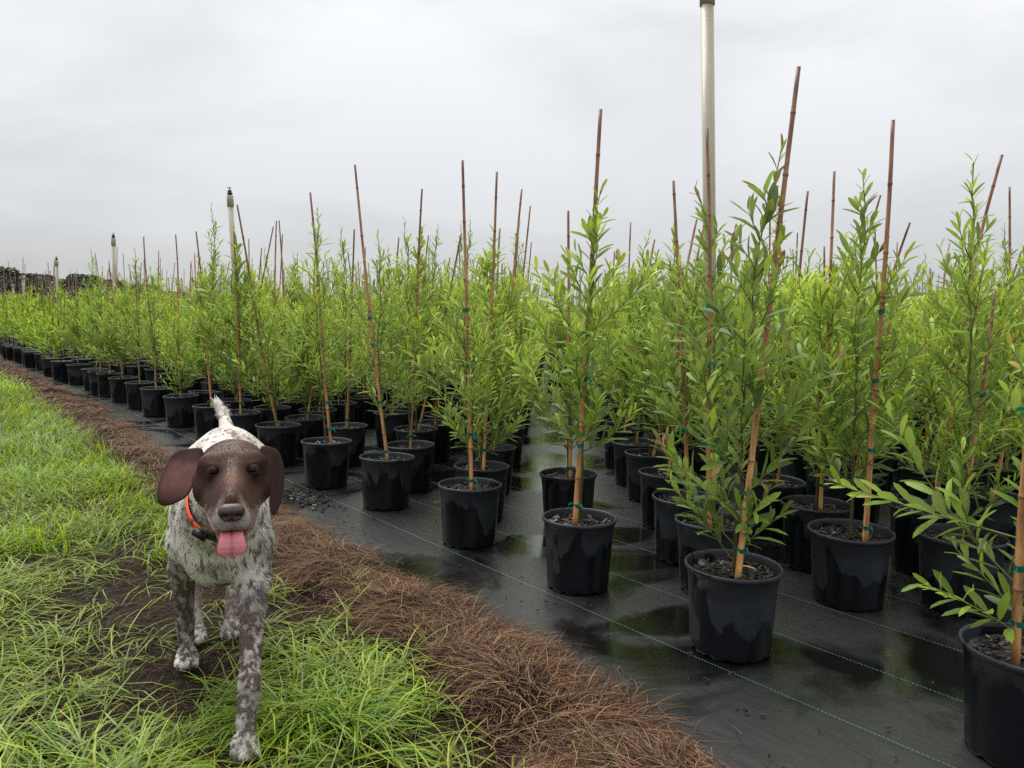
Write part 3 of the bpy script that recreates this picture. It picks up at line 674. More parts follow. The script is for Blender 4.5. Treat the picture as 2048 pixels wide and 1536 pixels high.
for rr_, lt in lat_list:
    p = Dv * rr_ + Nv * lt
    if p[1] < 1.5 or p[1] > 30 or p[0] < -.74 * p[1] - 1.0 or p[0] > .74 * p[1] + .9: continue
    if np.min(np.linalg.norm(T0 - p, axis=1)) < (.36 if p[1] < 5 else .34): continue
    w = (p[1] - 3.3) / 5.3                       # the narrow walkway running back into the bed
    if 3.3 < p[1] < 9.6 and abs(p[0] - (.10 + .30 * w)) < .23: continue
    if (rr_ < 1.0 and lt < 2.3) or p[1] < 2.5: continue
    if abs(p[0] - .275 * p[1]) < .20 and p[1] < 4.45: continue
    extra.append((p[0], p[1]))
# poles take their own footing
POLES = [(1.215, 4.38, 3.02, -.055, 0), (-3.69, 10.05, 2.62, -.05, 1), (-8.02, 14.96, 2.48, 0, 1), (-12.09, 19.72, 2.32, 0, 1), (-15.96, 24.23, 2.10, 0, 1), (-18.3, 27.2, 1.90, 0, 1), (2.62, 19.2, 2.78, 0, 1)]
extra = [e for e in extra if all((e[0] - p[0]) ** 2 + (e[1] - p[1]) ** 2 > .19 ** 2 for p in POLES)]
extra.sort(key=lambda e: e[0] ** 2 + e[1] ** 2)
inview = [e for e in extra if -.70 * e[1] - .35 < e[0] < .70 * e[1] + .25]
NIND = 298 - len(SPOTS)
ind = inview[:NIND]; rest = [e for e in extra if e not in set(ind)]
lim_d = math.hypot(*ind[-1])
rest = [e for e in rest if (e[0], e[1]) in set(inview) or math.hypot(*e) < 40]
for e in ind: SPOTS.append((e[0], e[1], 'var', None))
print('individual shrubs', len(SPOTS), 'rest', len(rest), 'limit', lim_d)
GROUP = 'staked shrubs in black nursery pots'
ORD = ['second', 'third', 'fourth', 'fifth', 'sixth', 'seventh', 'eighth', 'ninth', 'tenth', 'eleventh', 'twelfth', 'thirteenth', 'fourteenth', 'fifteenth', 'sixteenth', 'seventeenth', 'eighteenth', 'nineteenth', 'twentieth']
NLAB = {'right_edge': 'potted shrub cut off by the right edge, low shoot reaching left over the cloth',
 'front': 'large front potted shrub with leaning red brown cane and tan leaf on its bark',
 'front2': 'lime green potted shrub with bright orange cane beside the puddle, front row',
 'front3': 'front row potted shrub with a rosette of fresh leaves low on its stem',
 'front4': 'front row potted shrub whose cane leans left, speckled dry patch on its pot',
 'front5': 'front row potted shrub two pots right of the dog, dark topped cane',
 'front6': 'front row potted shrub just right of the dog, cane leaning far left',
 'right2': 'potted shrub with straight tan cane and wide pot, right of the large front pot',
 'behind': 'potted shrub directly behind the large front pot, dark upright cane before the pipe',
 'left_behind': 'potted shrub left of the near pipe foot with two thin stems tied in green',
 'gap_front': 'small sparse potted shrub directly behind the orange cane one beside the walkway',
 'right3': 'potted shrub with long right leaning cane near the right edge, pot half hidden'}
def label_for(x, y, i):
    p = np.array([x, y]); r_, l_ = p @ Dv, p @ Nv
    if l_ < 2.1:
        k = sum(1 for s in SPOTS if np.array(s[:2]) @ Nv < 2.1 and np.array(s[:2]) @ Dv < r_)
        if k - 1 < len(ORD) and k > 0: return 'potted shrub in the front edge row, %s pot from the right' % ORD[max(0, k - 1)]
        return 'tiny potted shrub at the far left end of the front edge row'
    return None
ROWI = [int(round((np.array(s_[:2]) @ Nv - 1.95) / .315)) for s_ in SPOTS]
LEAFN = {'right_edge': 190, 'front': 230, 'front2': 200, 'right2': 170, 'behind': 150, 'right3': 120, 'left_behind': 110}
cnt_leaf = 0
for i, (x, y, kd, dt) in enumerate(SPOTS):
    r = random.Random(1000 + i); e = ob('potted_shrub', None, loc=(x, y, .007)); e.rotation_euler = (r.gauss(0, .012), r.gauss(0, .012), 0)
    dist = math.hypot(x, y)
    po = ob('pot', POT, e); po.rotation_euler = (0, 0, r.random() * 6.28); sc = r.uniform(.97, 1.03); po.scale = (sc, sc, 1)
    mu = ob('bark_mulch', (MULCH_N[i % 4] if dist < 5.5 else MULCH_F[i % 3]), e); mu.rotation_euler = (0, 0, r.random() * 6.28); mu['kind'] = 'stuff'
    if kd == 'near':
        nm, _, _, tip, H, broad, dens, spread, lime, red, sd = dt
        cb = {'front': (.0, -.045), 'right_edge': (-.05, -.03), 'front2': (-.02, -.03), 'front5': (.035, -.02), 'behind': (-.02, -.02), 'right3': (-.03, -.08), 'right2': (.02, -.07)}.get(nm, (0.01, -.02))
        g = grow(20 + sd, H=H * 1.03, broad=broad, dens=dens * (.48 if nm not in ('right_edge', 'behind', 'left_behind') else .2), nbr=5 if nm == 'right_edge' else None, extra=((math.pi + .1, .62, .35, .34, .27), (math.pi - .25, .25, .30, .46, .50), (2.2, .8, .7, .22, .30)) if nm == 'right_edge' else (((math.pi - .3, .9, .8, .30, .27),) if nm == 'front' else ()), spread=spread, lime=lime, red=red, lean=(tip[0] * .55, 0), low={'front': .30, 'front2': .50, 'right_edge': .27, 'front3': .48, 'front4': .45, 'front5': .50, 'right2': .40, 'behind': .50, 'left_behind': .45}.get(nm, .36))
        ob('stem', stem_mesh(g), e)
        nl = LEAFN.get(nm, 0)
        if nl:
            score = g['L'] * (1 + .9 * (-g['P'][:, 1]) / .3 + .4 * r.random()); order = np.argsort(-score); sel = order[:nl]; keep = order[nl:]
            f = ob('foliage', foliage_mesh(g, keep), e); f['kind'] = 'stuff'
            Cc = g['C'][sel]; ti = np.argmin(((Cc[:, None] - np.array(TINTS)[None]) ** 2).sum(-1), 1)
            Fw = unit(g['F'][sel]); Xa = unit(np.cross(Fw, g['N'][sel])); Za = np.cross(Xa, Fw)
            for q in range(nl):
                s_ = sel[q]; l_, w_ = g['L'][s_], g['W'][s_]
                lo = ob('leaf', LEAFMESH[ti[q]][q % 3], e)
                m4 = Matrix(((Xa[q, 0] * w_, Fw[q, 0] * l_, Za[q, 0] * l_, g['P'][s_, 0]), (Xa[q, 1] * w_, Fw[q, 1] * l_, Za[q, 1] * l_, g['P'][s_, 1]), (Xa[q, 2] * w_, Fw[q, 2] * l_, Za[q, 2] * l_, g['P'][s_, 2]), (0, 0, 0, 1)))
                lo.matrix_local = m4; cnt_leaf += 1
        else:
            f = ob('foliage', foliage_mesh(g), e); f['kind'] = 'stuff'
        rad = .0105 if nm in ('front', 'right_edge', 'front2', 'right2') else .0090
        cm, PP, ss = cane_mesh(600 + i, (tip[0], 0, tip[1]), rad, rad * .62)
        co = ob('bamboo_cane', cm, e, (cb[0], cb[1], .21))
        for zt in (.07 + r.uniform(0, .05), .28 + r.uniform(-.05, .08), .55 + r.uniform(-.05, .1), .82 + r.uniform(-.1, .1)):
            zi = zt / tip[1]; pp = [np.interp(zi, ss, PP[:, q]) for q in range(3)]
            ti_ = ob('tie', TIES[r.randrange(6)], e, (cb[0] + pp[0], cb[1] + pp[1], .21 + pp[2])); ti_.rotation_euler = (0, 0, r.uniform(-1.2, 1.2) - 1.57)
        tag(e, NLAB[nm], 'potted shrub', GROUP)
    else:
        vi = r.randrange(len(VAR))
        if x > .6 and r.random() < .55: vi = r.choice([5, 7, 10, 12])
        st, fo = VAR[vi]; rz = r.random() * 6.28; s_ = r.uniform(.90, 1.10) * (.97 if dist > 5 else 1) * ((.88 if r.random() < .7 else 1.02) if dist > 7.5 else 1)
        for nme, me_ in (('stem', st), ('foliage', fo)):
            q = ob(nme, me_, e); q.rotation_euler = (0, 0, rz); q.scale = (s_ * 1.02, s_ * 1.02, s_); q.location = (0, 0, .225 * (1 - s_))
            if nme == 'foliage': q['kind'] = 'stuff'
        if dt is not None:
            cm, PP, ss = cane_mesh(600 + i, (dt[0], r.gauss(0, .04), dt[1]), .0085, .0055); co = ob('bamboo_cane', cm, e, (0.01, -.02, .21)); b0 = (.01, -.02)
        else:
            cm, PP, ss = CANES[r.randrange(12)]; co = ob('bamboo_cane', cm, e, (0, 0, .21)); co.rotation_euler = (r.gauss(0, .07), r.gauss(.02, .09), 0); b0 = (0, 0)
        if dist < 9:
            Rm = co.rotation_euler.to_matrix()
            for zt in (.08 + r.uniform(0, .06), .45 + r.uniform(-.08, .12)):
                zi = zt / max(.5, PP[-1][2]); pp = Rm @ Vector([np.interp(zi, ss, PP[:, q]) for q in range(3)])
                ti_ = ob('tie', TIES[r.randrange(6)], e, (b0[0] + pp.x, b0[1] + pp.y, .21 + pp.z)); ti_.rotation_euler = (0, 0, r.random() * 6.28)
        lb = label_for(x, y, i)
        if lb is None:
            p = np.array([x, y]); r_, l_ = p @ Dv, p @ Nv; m_ = ROWI[i]
            if 1 <= m_ <= 7:
                k = sum(1 for j_, s2 in enumerate(SPOTS) if ROWI[j_] == m_ and np.array(s2[:2]) @ Dv < r_ - 1e-6)
                lb = 'staked potted shrub in the %s row back, %s' % (ORD[m_ - 1], ('%s pot from the right' % ORD[k - 1]) if 0 < k <= len(ORD) else ('rightmost pot' if k == 0 else 'far left part'))
            else:
                ang = x / y
                zone = 'left of the dog' if ang < -.33 else 'between the dog and the walkway' if ang < .04 else 'between the walkway and the near pipe' if ang < .27 else 'right of the near pipe'
                lb = 'leafy staked shrub deep in the bed, %s' % zone
        tag(e, lb, 'potted shrub', GROUP)
print('leaf parts', cnt_leaf)

# ---- the rest of the bed as one object
B = Bag(); rgn = np.random.default_rng(4)
DT = (np.array([(0, 0, 0), (-.5, .5, .04), (0, 1, -.12), (.5, .5, .04)]), np.array([[0, 3, 2, 1]]), np.zeros((0, 3), int))
gr = [grow(800 + q, H=[1.32, 1.12, 1.50, 1.22, 1.06, 1.62][q], broad=.45, dens=.8, lime=[.5, .7, .4, .8, .6, .55][q]) for q in range(6)]
for (x, y) in rest:
    d = math.hypot(x, y); g = gr[rgn.integers(0, 6)]; n = len(g['P'])
    hid = d > lim_d + 1.5
    k = rgn.permutation(n); P0 = g['P'][k]
    if hid: k = k[P0[:, 2] > .45]
    nk = int(np.clip(230 * (11 / max(d, 9)) ** 1.3, 60, 260)); k = k[:nk]
    a = rgn.random() * 6.28; ca, sa = math.cos(a), math.sin(a); Rz = np.array([[ca, -sa, 0], [sa, ca, 0], [0, 0, 1]]); s = rgn.uniform(.68, .86) if rgn.random() < .72 else rgn.uniform(.92, 1.12)
    up = (n / nk) ** .5 * .82
    P = (g['P'][k] * np.array([1, 1, s])) @ Rz.T + np.array([x, y, .0]); cc = g['C'][k] * rgn.uniform(.85, 1.15)
    expand(DT, P, g['F'][k] @ Rz.T, g['N'][k] @ Rz.T, g['L'][k] * up, g['W'][k] * up * 1.1, cc, B)
M_far = tinted('distant_leaf', rough=.5, spec=.2, noise_amt=.16, scale=10, transl=.30)
o = ob('shrub_field', B.mesh('shrub_field', M_far)); tag(o, 'mass of green potted shrubs filling the far depth of the bed', 'shrubs', kind='stuff')
B = Bag()
for (x, y) in rest:
    if rgn.random() < .22: continue
    tip = np.array([x + rgn.normal(0, .09), y + rgn.normal(0, .09), rgn.uniform(1.2, 1.95)]); V, f4, f3 = tube([(x, y, .2), (x * .5 + tip[0] * .5, y * .5 + tip[1] * .5, .9), tuple(tip)], [.008, .007, .0055], 4)
    c0, c1 = np.array((.34, .15, .06)), np.array((.15, .075, .055)); cc = np.array([c0] * 4 + [c0 * .6 + c1 * .4] * 4 + [c1] * 4 + [c0, c1 * .4]) * rgn.uniform(.6, 1.2); B.add(V, f4, f3, cc)
o2 = ob('bamboo_canes', B.mesh('bamboo_canes', M_cane), o); o2['kind'] = 'stuff'
B = Bag(); pv, pf = lathe([(.116, 0), (.132, .24), (.141, .25), (.139, .262), (.13, .24), (0.001, .23)], 12)
for (x, y) in rest: B.add(pv + (x, y, .007), pf)
o3 = ob('pots', B.mesh('pots', M_pot), o); o3['kind'] = 'stuff'

# ---- sprinkler pipes
M_pvc = tinted('cream_pvc', rough=.35, spec=.45, noise_amt=.08, scale=12)
M_blk = tinted('black_plastic', rough=.4, noise_amt=.1)
PLAB = ['tall cream pipe nearest the camera running out of the top of the picture', 'cream sprinkler pipe above the dog beside a tall leaf shoot', 'cream sprinkler pipe, third from the left edge, standing clear of the trees',
        'cream sprinkler pipe in front of the dark trees, second nearest the left edge group', 'short cream sprinkler pipe against the trees, next to leftmost', 'shortest cream sprinkler pipe at the far left edge', 'small distant sprinkler pipe behind the orange cane in the middle of the bed']
PLAB[2] = 'cream sprinkler pipe just right of the dark trees, between the dog pipe and tree line'; PLAB[3] = 'cream sprinkler pipe rising clear over the middle of the dark trees'
for (x, y, h, lx, hd), lb in zip(POLES, PLAB):
    e = ob('sprinkler_pipe', None, loc=(x, y, .007)); e.rotation_euler = (0, lx, 0); tag(e, lb, 'sprinkler pipe', 'cream sprinkler pipes standing in the bed')
    cP = (.41, .38, .275)
    V, f4, f3 = tube([(0, 0, 0), (0, 0, h * .5), (0, 0, h - .20)], .0365, 20); B = Bag(); B.add(V, f4, f3, cP); ob('pipe', B.mesh('pipe', M_pvc), e)
    V, f4 = lathe([(.0365, h - .235), (.0425, h - .235), (.0425, h - .09), (.040, h - .085), (0.012, h - .085)], 20)
    B = Bag(); B.add(V, f4, None, (.42, .40, .31)); ob('coupling', B.mesh('coupling', M_pvc), e)
    V, f4 = lathe([(.0367, h * .0 + .30), (.0425, .302), (.0425, .40), (.0367, .402)], 20); B = Bag(); B.add(V, f4, None, cP); ob('collar', B.mesh('collar', M_pvc), e)
    V, f4 = lathe([(.012, h - .085), (.024, h - .082), (.024, h - .070), (.038, h - .066), (.038, h - .054), (.022, h - .05), (.028, h - .035), (.018, h - .012), (.006, h - .01), (.006, h + .012)], 14)
    B = Bag(); B.add(V, f4, None, (.012, .014, .014)); sh = ob('sprinkler_head', B.mesh('sprinkler_head', M_blk), e)
    B = Bag(); V, f4, f3 = tube([(-.032, 0, h + .016), (.0, 0, h + .022), (.022, 0, h + .010)], [.005, .008, .006], 6); B.add(V, f4, f3, (.30, .29, .26)); ob('deflector', B.mesh('deflector', M_blk), sh)
# ball valve on the near pipe
e = None
for c_ in bpy.data.objects:
    if c_.name == 'sprinkler_pipe': e = c_
B = Bag(); V, f4, f3 = tube([(-.02, 0, 1.02), (.058, -.01, 1.02)], [.028, .024], 12); B.add(V, f4, f3, (.42, .40, .30))
V, f4, f3 = tube([(.056, -.01, 1.02), (.074, -.012, 1.02)], [.022, .018], 12); B.add(V, f4, f3, (.01, .01, .01)); ob('side_outlet', B.mesh('side_outlet', M_pvc), e)

# ---- litter on the cloth
def chips(name, pts, lmin, lmax, cols, seed):
    r = np.random.default_rng(seed); B = Bag()
    for (x, y) in pts:
        L_ = r.uniform(lmin, lmax); W_ = L_ * r.uniform(.3, .7); T_ = .004
        bx = np.array([(-1, -.7, -1), (1, -1, -1), (.8, 1, -1), (-.9, .8, -1), (-.8, -.6, 1), (.9, -.8, 1), (.7, .8, 1), (-.9, .6, 1)]) * (L_ / 2, W_ / 2, T_ / 2)
        R3 = np.array(Matrix.Rotation(r.random() * 6.28, 3, 'Z') @ Matrix.Rotation(r.normal(0, .2), 3, 'X')); P = bx @ R3.T + np.array([x, y, .012 + r.random() * .006])
        B.add(P, [(3, 2, 1, 0), (4, 5, 6, 7), (0, 1, 5, 4), (1, 2, 6, 5), (2, 3, 7, 6), (3, 0, 4, 7)], None, np.array(cols[r.integers(0, len(cols))]) * r.uniform(.7, 1.3))
    return B.mesh(name, M_mulch, False)
r = np.random.default_rng(3)
q = r.normal(0, 1, (300, 2)); c0 = np.array([-1.10, 3.90]); q = c0 + Dv * (q[:, :1] * .12) + Nv * (q[:, 1:] * .055)
o = ob('bark_spill', chips('bark_spill', q, .008, .03, [(.014, .012, .012), (.03, .024, .022)], 5)); tag(o, 'spilled black bark chips on the cloth to the right of the dog', 'bark chips', kind='stuff')
rr_ = r.uniform(.5, 9, 240); q = RL(rr_, cloth_edge(rr_) + .05 + np.abs(r.normal(0, .22, 240)))
o = ob('cloth_litter', chips('cloth_litter', q, .004, .014, [(.012, .011, .011), (.05, .035, .025)], 6)); tag(o, 'scattered dark crumbs and bits lying on the black cloth', 'litter', kind='stuff')
# tan leaf on the large front pot
def flat_leaf(name, loc, rz, ln, wd, col, tilt, label, cat='fallen leaf', group=None):
    T, f4, f3 = leaf_template(.10, .3); B = Bag(); B.add(T * (wd, ln, ln), f4, f3, col); lo = ob(name, B.mesh(name, M_dry), None, loc); lo.rotation_euler = (tilt, .1, rz)
    tag(lo, label, cat, group); return lo
M_dry = tinted('dry_leaf', rough=.6, noise_amt=.25, scale=40)
flat_leaf('fallen_leaf', (.686 + .062, 2.195 - .035, .262), R(60), .058, .020, (.55, .36, .17), .1, 'curled tan leaf lying on the bark of the large front pot')
flat_leaf('fallen_leaf', (-.97, 3.42 + .25, .014), R(70), .05, .016, (.30, .34, .06), 0, 'pale yellow green leaf on the cloth beside the pot with speckled patch')
for x, y, a in ((-.30, 4.05, 20), (-.36, 3.86, 100)):
    flat_leaf('fallen_leaf', (x, y, .014), R(a), .045, .014, (.32, .20, .11), 0, 'small tan leaf fallen on the cloth between pots left of the walkway', group='tan leaves fallen in the bed')
# ================================================================ THE DOG (dog frame: x to its left as seen by the camera's right, y towards its tail, z up)
dog = ob('dog', None, loc=(-.76, 1.90, 0)); dog.rotation_euler = (0, 0, R(21.8))
tag(dog, 'brown headed pointer dog with ticked white body walking towards the camera, tongue out', 'dog')
h = .0034
lo_ = np.array([-.19, -.72, -.012]); hi_ = np.array([.19, .74, .77]); dim = np.ceil((hi_ - lo_) / h).astype(int) + 1
ax = [lo_[q] + h * np.arange(dim[q]) for q in range(3)]
FLD = np.full(dim, .06, np.float32)
def smin(a, b, k):
    hh = np.clip(.5 + .5 * (b - a) / k, 0, 1); return b * (1 - hh) + a * hh - k * hh * (1 - hh)
def region(c0, c1, pad):
    s = []
    for q in range(3):
        a = max(0, int((min(c0[q], c1[q]) - pad - lo_[q]) / h)); b = min(dim[q], int((max(c0[q], c1[q]) + pad - lo_[q]) / h) + 2); s.append(slice(a, b))
    G_ = np.meshgrid(ax[0][s[0]], ax[1][s[1]], ax[2][s[2]], indexing='ij', sparse=True); return tuple(s), G_
def cap(a, b, ra, rb, k=.02, cut=False, sx=1.0):
    a = np.array(a, float); b = np.array(b, float); s, (X_, Y_, Z_) = region(a, b, max(ra, rb) * max(1, sx) + k + .01)
    d = b - a; l2 = d.dot(d) + 1e-9
    t = np.clip(((X_ - a[0]) * d[0] + (Y_ - a[1]) * d[1] + (Z_ - a[2]) * d[2]) / l2, 0, 1)
    r_ = np.sqrt(((X_ - a[0] - t * d[0]) / sx) ** 2 + (Y_ - a[1] - t * d[1]) ** 2 + (Z_ - a[2] - t * d[2]) ** 2) - (ra + (rb - ra) * t)
    F_ = FLD[s]; FLD[s] = (-smin(-F_, r_, k) if cut else smin(F_, r_, k)).astype(np.float32)
def ell(c, r, k=.03, cut=False, pitch=0.0, yaw=0.0):
    c = np.array(c, float); r = np.array(r, float); m = max(r); s, (X_, Y_, Z_) = region(c, c, m + k + .01)
    x, y, z = X_ - c[0], Y_ - c[1], Z_ - c[2]
    if yaw: x, y = x * math.cos(yaw) + y * math.sin(yaw), -x * math.sin(yaw) + y * math.cos(yaw)
    if pitch: y, z = y * math.cos(pitch) + z * math.sin(pitch), -y * math.sin(pitch) + z * math.cos(pitch)
    q0 = np.sqrt((x / r[0]) ** 2 + (y / r[1]) ** 2 + (z / r[2]) ** 2); q1 = np.sqrt((x / r[0] ** 2) ** 2 + (y / r[1] ** 2) ** 2 + (z / r[2] ** 2) ** 2) + 1e-6
    d = q0 * (q0 - 1) / q1; F_ = FLD[s]; FLD[s] = (-smin(-F_, d, k) if cut else smin(F_, d, k)).astype(np.float32)
# trunk
ell((0, .03, .460), (.104, .23, .150), .03)
ell((0, -.085, .415), (.088, .085, .105), .04)
ell((.005, .27, .495), (.100, .20, .112), .05)
ell((.028, .46, .535), (.100, .13, .098), .05)
ell((.01, .06, .575), (.062, .14, .055), .05)
# shoulders and fore legs
cap((-.062, -.02, .54), (-.080, -.02, .41), .042, .043, .03); cap((-.080, -.02, .41), (-.094, .075, .31), .042, .034, .025)
cap((-.094, .075, .31), (-.092, .150, .125), .033, .0215, .02); cap((-.092, .150, .125), (-.090, .170, .045), .0235, .020, .012)
cap((.068, -.06, .54), (.080, -.12, .42), .042, .045, .03); cap((.080, -.12, .42), (.080, -.125, .335), .044, .038, .025)
cap((.080, -.125, .335), (.061, -.285, .140), .036, .0215, .02); cap((.061, -.285, .140), (.050, -.325, .055), .0255, .0215, .012)
# hind legs
cap((.095, .46, .50), (.088, .37, .34), .075, .048, .04); cap((.088, .37, .34), (.045, .455, .165), .046, .024, .02); cap((.045, .455, .165), (.030, .345, .045), .022, .019, .012)
cap((-.045, .46, .50), (-.085, .37, .34), .075, .048, .04); cap((-.085, .37, .34), (-.078, .455, .165), .046, .024, .02); cap((-.078, .455, .165), (-.070, .345, .045), .022, .019, .012)
for px_, py_ in ((-.090, .150), (.047, -.350), (.030, .315), (-.070, .315)):
    ell((px_, py_ + .004, .026), (.030, .036, .024), .012)
    for q, dx in enumerate((-.0225, -.0080, .0080, .0225)):
        ell((px_ + dx, py_ - .027 + .008 * (q in (0, 3)), .017), (.0092, .017, .0145), .005)
# tail
cap((.03, .56, .600), (.018, .64, .648), .026, .015, .03); cap((.018, .64, .648), (-.008, .705, .688), .015, .008, .01)
# neck
cap((.020, -.350, .615), (.004, -.19, .530), .062, .084, .04); cap((.006, -.19, .530), (0, -.02, .48), .080, .100, .04)
# head
ell((.028, -.405, .668), (.070, .088, .064), .02)
ell((.027, -.455, .676), (.064, .060, .050), .02)
for s_ in (-1, 1):
    ell((.027 + s_ * .046, -.450, .640), (.030, .050, .036), .02)                 # cheek
    cap((.027 + s_ * .026, -.494, .698), (.027 + s_ * .050, -.474, .698), .008, .008, .03)   # brow
    cap((.026 + s_ * .030, -.505, .628), (.022 + s_ * .0155, -.640, .618), .026, .0165, .014)   # flews
cap((.026, -.480, .668), (.021, -.632, .640), .042, .0235, .025)
cap((.027, -.520, .688), (.021, -.640, .6545), .016, .0145, .015)
cap((.027, -.44, .603), (.022, -.592, .573), .034, .0165, .015, sx=1.5)        # lower jaw
cap((.025, -.515, .606), (.021, -.67, .592), .0105, .0100, .005, cut=True, sx=3.0)   # open mouth
for ex_, ey_ in ((-.0105, -.519), (.0635, -.519)):
    ell((ex_, ey_, .6865), (.0125, .014, .0078), .005, cut=True)
for s_, ex_ in ((-1, -.0105), (1, .0635)):
    pass
    cap((ex_ - .010, -.516, .6795), (ex_ + .010, -.517, .6795), .0036, .0036, .008)

def surface_nets(F_):
    ins = F_ < 0; nx_, ny_, nz_ = F_.shape
    c = np.zeros((nx_ - 1, ny_ - 1, nz_ - 1), np.int8)
    for a in (0, 1):
        for b in (0, 1):
            for d in (0, 1): c += ins[a:nx_ - 1 + a, b:ny_ - 1 + b, d:nz_ - 1 + d]
    act = (c > 0) & (c < 8); ix = np.argwhere(act); idx = np.full(act.shape, -1, np.int32); idx[act] = np.arange(len(ix))
    S = np.zeros((len(ix), 3)); W_ = np.zeros(len(ix)); cor = [(a, b, d) for a in (0, 1) for b in (0, 1) for d in (0, 1)]
    val = {q: F_[ix[:, 0] + q[0], ix[:, 1] + q[1], ix[:, 2] + q[2]] for q in cor}
    for q in cor:
        for k in range(3):
            if q[k] == 0:
                p = list(q); p[k] = 1; p = tuple(p); v0, v1 = val[q], val[p]; m = (v0 < 0) != (v1 < 0); t = np.where(m, v0 / (v0 - v1 + 1e-12), 0)
                pos = np.tile(np.array(q, float), (len(ix), 1)); pos[:, k] += t; S += pos * m[:, None]; W_ += m
    V = (ix + S / W_[:, None]) * h + lo_
    fs = []
    for k in range(3):
        a = [slice(1, -1)] * 3; a[k] = slice(0, -1); b = list(a); b[k] = slice(1, None)
        s0, s1 = ins[tuple(a)], ins[tuple(b)]; u, v = (k + 1) % 3, (k + 2) % 3
        for flip, m in ((0, s0 & ~s1), (1, ~s0 & s1)):
            e_ = np.argwhere(m)
            for q in range(3):
                if q != k: e_[:, q] += 1
            def I(du, dv):
                w = e_.copy(); w[:, u] -= du; w[:, v] -= dv; return idx[w[:, 0], w[:, 1], w[:, 2]]
            f = np.stack([I(0, 0), I(1, 0), I(1, 1), I(0, 1)], -1); fs.append(f[:, ::-1] if flip else f)
    F4_ = np.concatenate(fs); return V, F4_[(F4_ >= 0).all(1)]
V, F4 = surface_nets(FLD)
# light smoothing and vertex normals
def smooth(V, F4, it):
    e = np.concatenate([F4[:, [0, 1]], F4[:, [1, 2]], F4[:, [2, 3]], F4[:, [3, 0]]]); 
    for _ in range(it):
        s = np.zeros_like(V); c = np.zeros(len(V)); 
        for k in range(3): s[:, k] = np.bincount(e[:, 0], V[e[:, 1], k], len(V)) + np.bincount(e[:, 1], V[e[:, 0], k], len(V))
        c = np.bincount(e[:, 0], minlength=len(V)) + np.bincount(e[:, 1], minlength=len(V)); V = .5 * V + .5 * s / np.maximum(c, 1)[:, None]
    return V
V = smooth(V, F4, 2)
fn = np.cross(V[F4[:, 2]] - V[F4[:, 0]], V[F4[:, 3]] - V[F4[:, 1]]); NV = np.zeros_like(V)
for k in range(3):
    for c_ in range(4): NV[:, k] += np.bincount(F4[:, c_], fn[:, k], len(V))
NV = unit(NV)
_dr = np.random.default_rng(99)
def DITH(n): return _dr.random(n)
def coat(P):
    """coat colour at dog-frame points"""
    x, y, z = P[:, 0], P[:, 1], P[:, 2]
    w = P + .010 * (np.stack([noise(P * 60, 1), noise(P * 60, 2), noise(P * 60, 3)], 1) - .5)
    tick = fbm(w * np.array([135, 100, 85]), 11, 2); blot = fbm(w * 16, 14, 2)
    legs = np.clip((.35 - z) / .10, 0, 1) * (.45 + .55 * np.clip((z - .05) / .06, 0, 1))
    f = np.clip((tick - (.52 - .30 * (blot - .5) - .12 * legs - .03 * (1 - legs) * -1)) * 11, 0, 1)
    f = np.maximum(f, np.clip((blot - .56) * 8, 0, 1) * .55); f = np.maximum(f, legs * np.clip((fbm(w * 30, 19, 2) - .44) * 6, 0, 1) * .6); f = f * (.80 + .20 * DITH(len(P))) + .14 * DITH(len(P)) * (1 - f)
    white = np.array((.80, .76, .69)); bl = np.array((.070, .042, .033)); white = white * (1 - .35 * legs[:, None])
    c = white * (1 - f[:, None]) + bl * f[:, None]
    rump = np.clip((y - .2) / .2, 0, 1)[:, None] * .35; c = c * (1 - rump) + np.array((.30, .235, .20)) * rump
    # head
    hd = np.clip((-.372 - y + .35 * (z - .66) + .02 * (noise(P * 40, 8) - .5)) / .02, 0, 1) * (z > .55)
    br = np.array((.042, .021, .0155)); br2 = np.array((.120, .060, .041))
    mixb = np.clip(fbm(P * 22, 30, 2) * 1.6 - .5, 0, 1)[:, None]; hb = br * (1 - mixb * .5) + br2 * mixb * .5
    for e_ in ((-.0105, -.520, .687), (.0635, -.520, .687)):
        de = np.exp(-(((P - np.array(e_)) / np.array([.022, .03, .016])) ** 2).sum(1))[:, None]; hb = hb * (1 - .62 * de)
        da = np.exp(-(((P - np.array((e_[0], -.505, .7035 - 20 * 0))) / np.array([.015, .03, .0035])) ** 2).sum(1))[:, None]; hb = hb + da * np.array((.055, .036, .027))
    bridge = np.exp(-(((y + .575) / .03) ** 2 + ((x - .023) / .02) ** 2))[:, None] * (z > .63)[:, None]; hb = hb * (1 - .6 * bridge) + np.array((.16, .085, .06)) * .6 * bridge
    griz = np.clip(((.632 + .10 * np.clip(-.56 - y, -.08, .08)) - z + .016 * (noise(P * 70, 5) - .5) + .014 * (DITH(len(P)) - .5)) / .014, 0, 1) * (.55 + .45 * DITH(len(P)))
    griz = np.maximum(griz, np.clip((-.622 - y + .02 * (DITH(len(P)) - .5)) / .03, 0, 1) * np.clip((np.abs(x - .021) - .010) / .012, 0, 1) * .8)[:, None]
    gcol = (np.array((.36, .32, .27)) * (.6 + .7 * noise(P * 160, 3))[:, None])
    hb = hb * (1 - griz) + gcol * griz
    mouth = ((y < -.525) & (y > -.70) & (np.abs(z - (.604 - .09 * (-.53 - y))) < .0125) & (np.abs(x - .022) < .044))[:, None] * 1.0
    hb = hb * (1 - mouth) + np.array((.20, .055, .05)) * mouth
    c = c * (1 - hd[:, None]) + hb * hd[:, None]
    tip = np.clip((y - .675) / .02, 0, 1)[:, None]; c = c * (1 - tip) + np.array((.62, .59, .54)) * tip
    return c
M_coat = tinted('dog_skin', rough=.9, spec=.05, noise_amt=.15, scale=220)
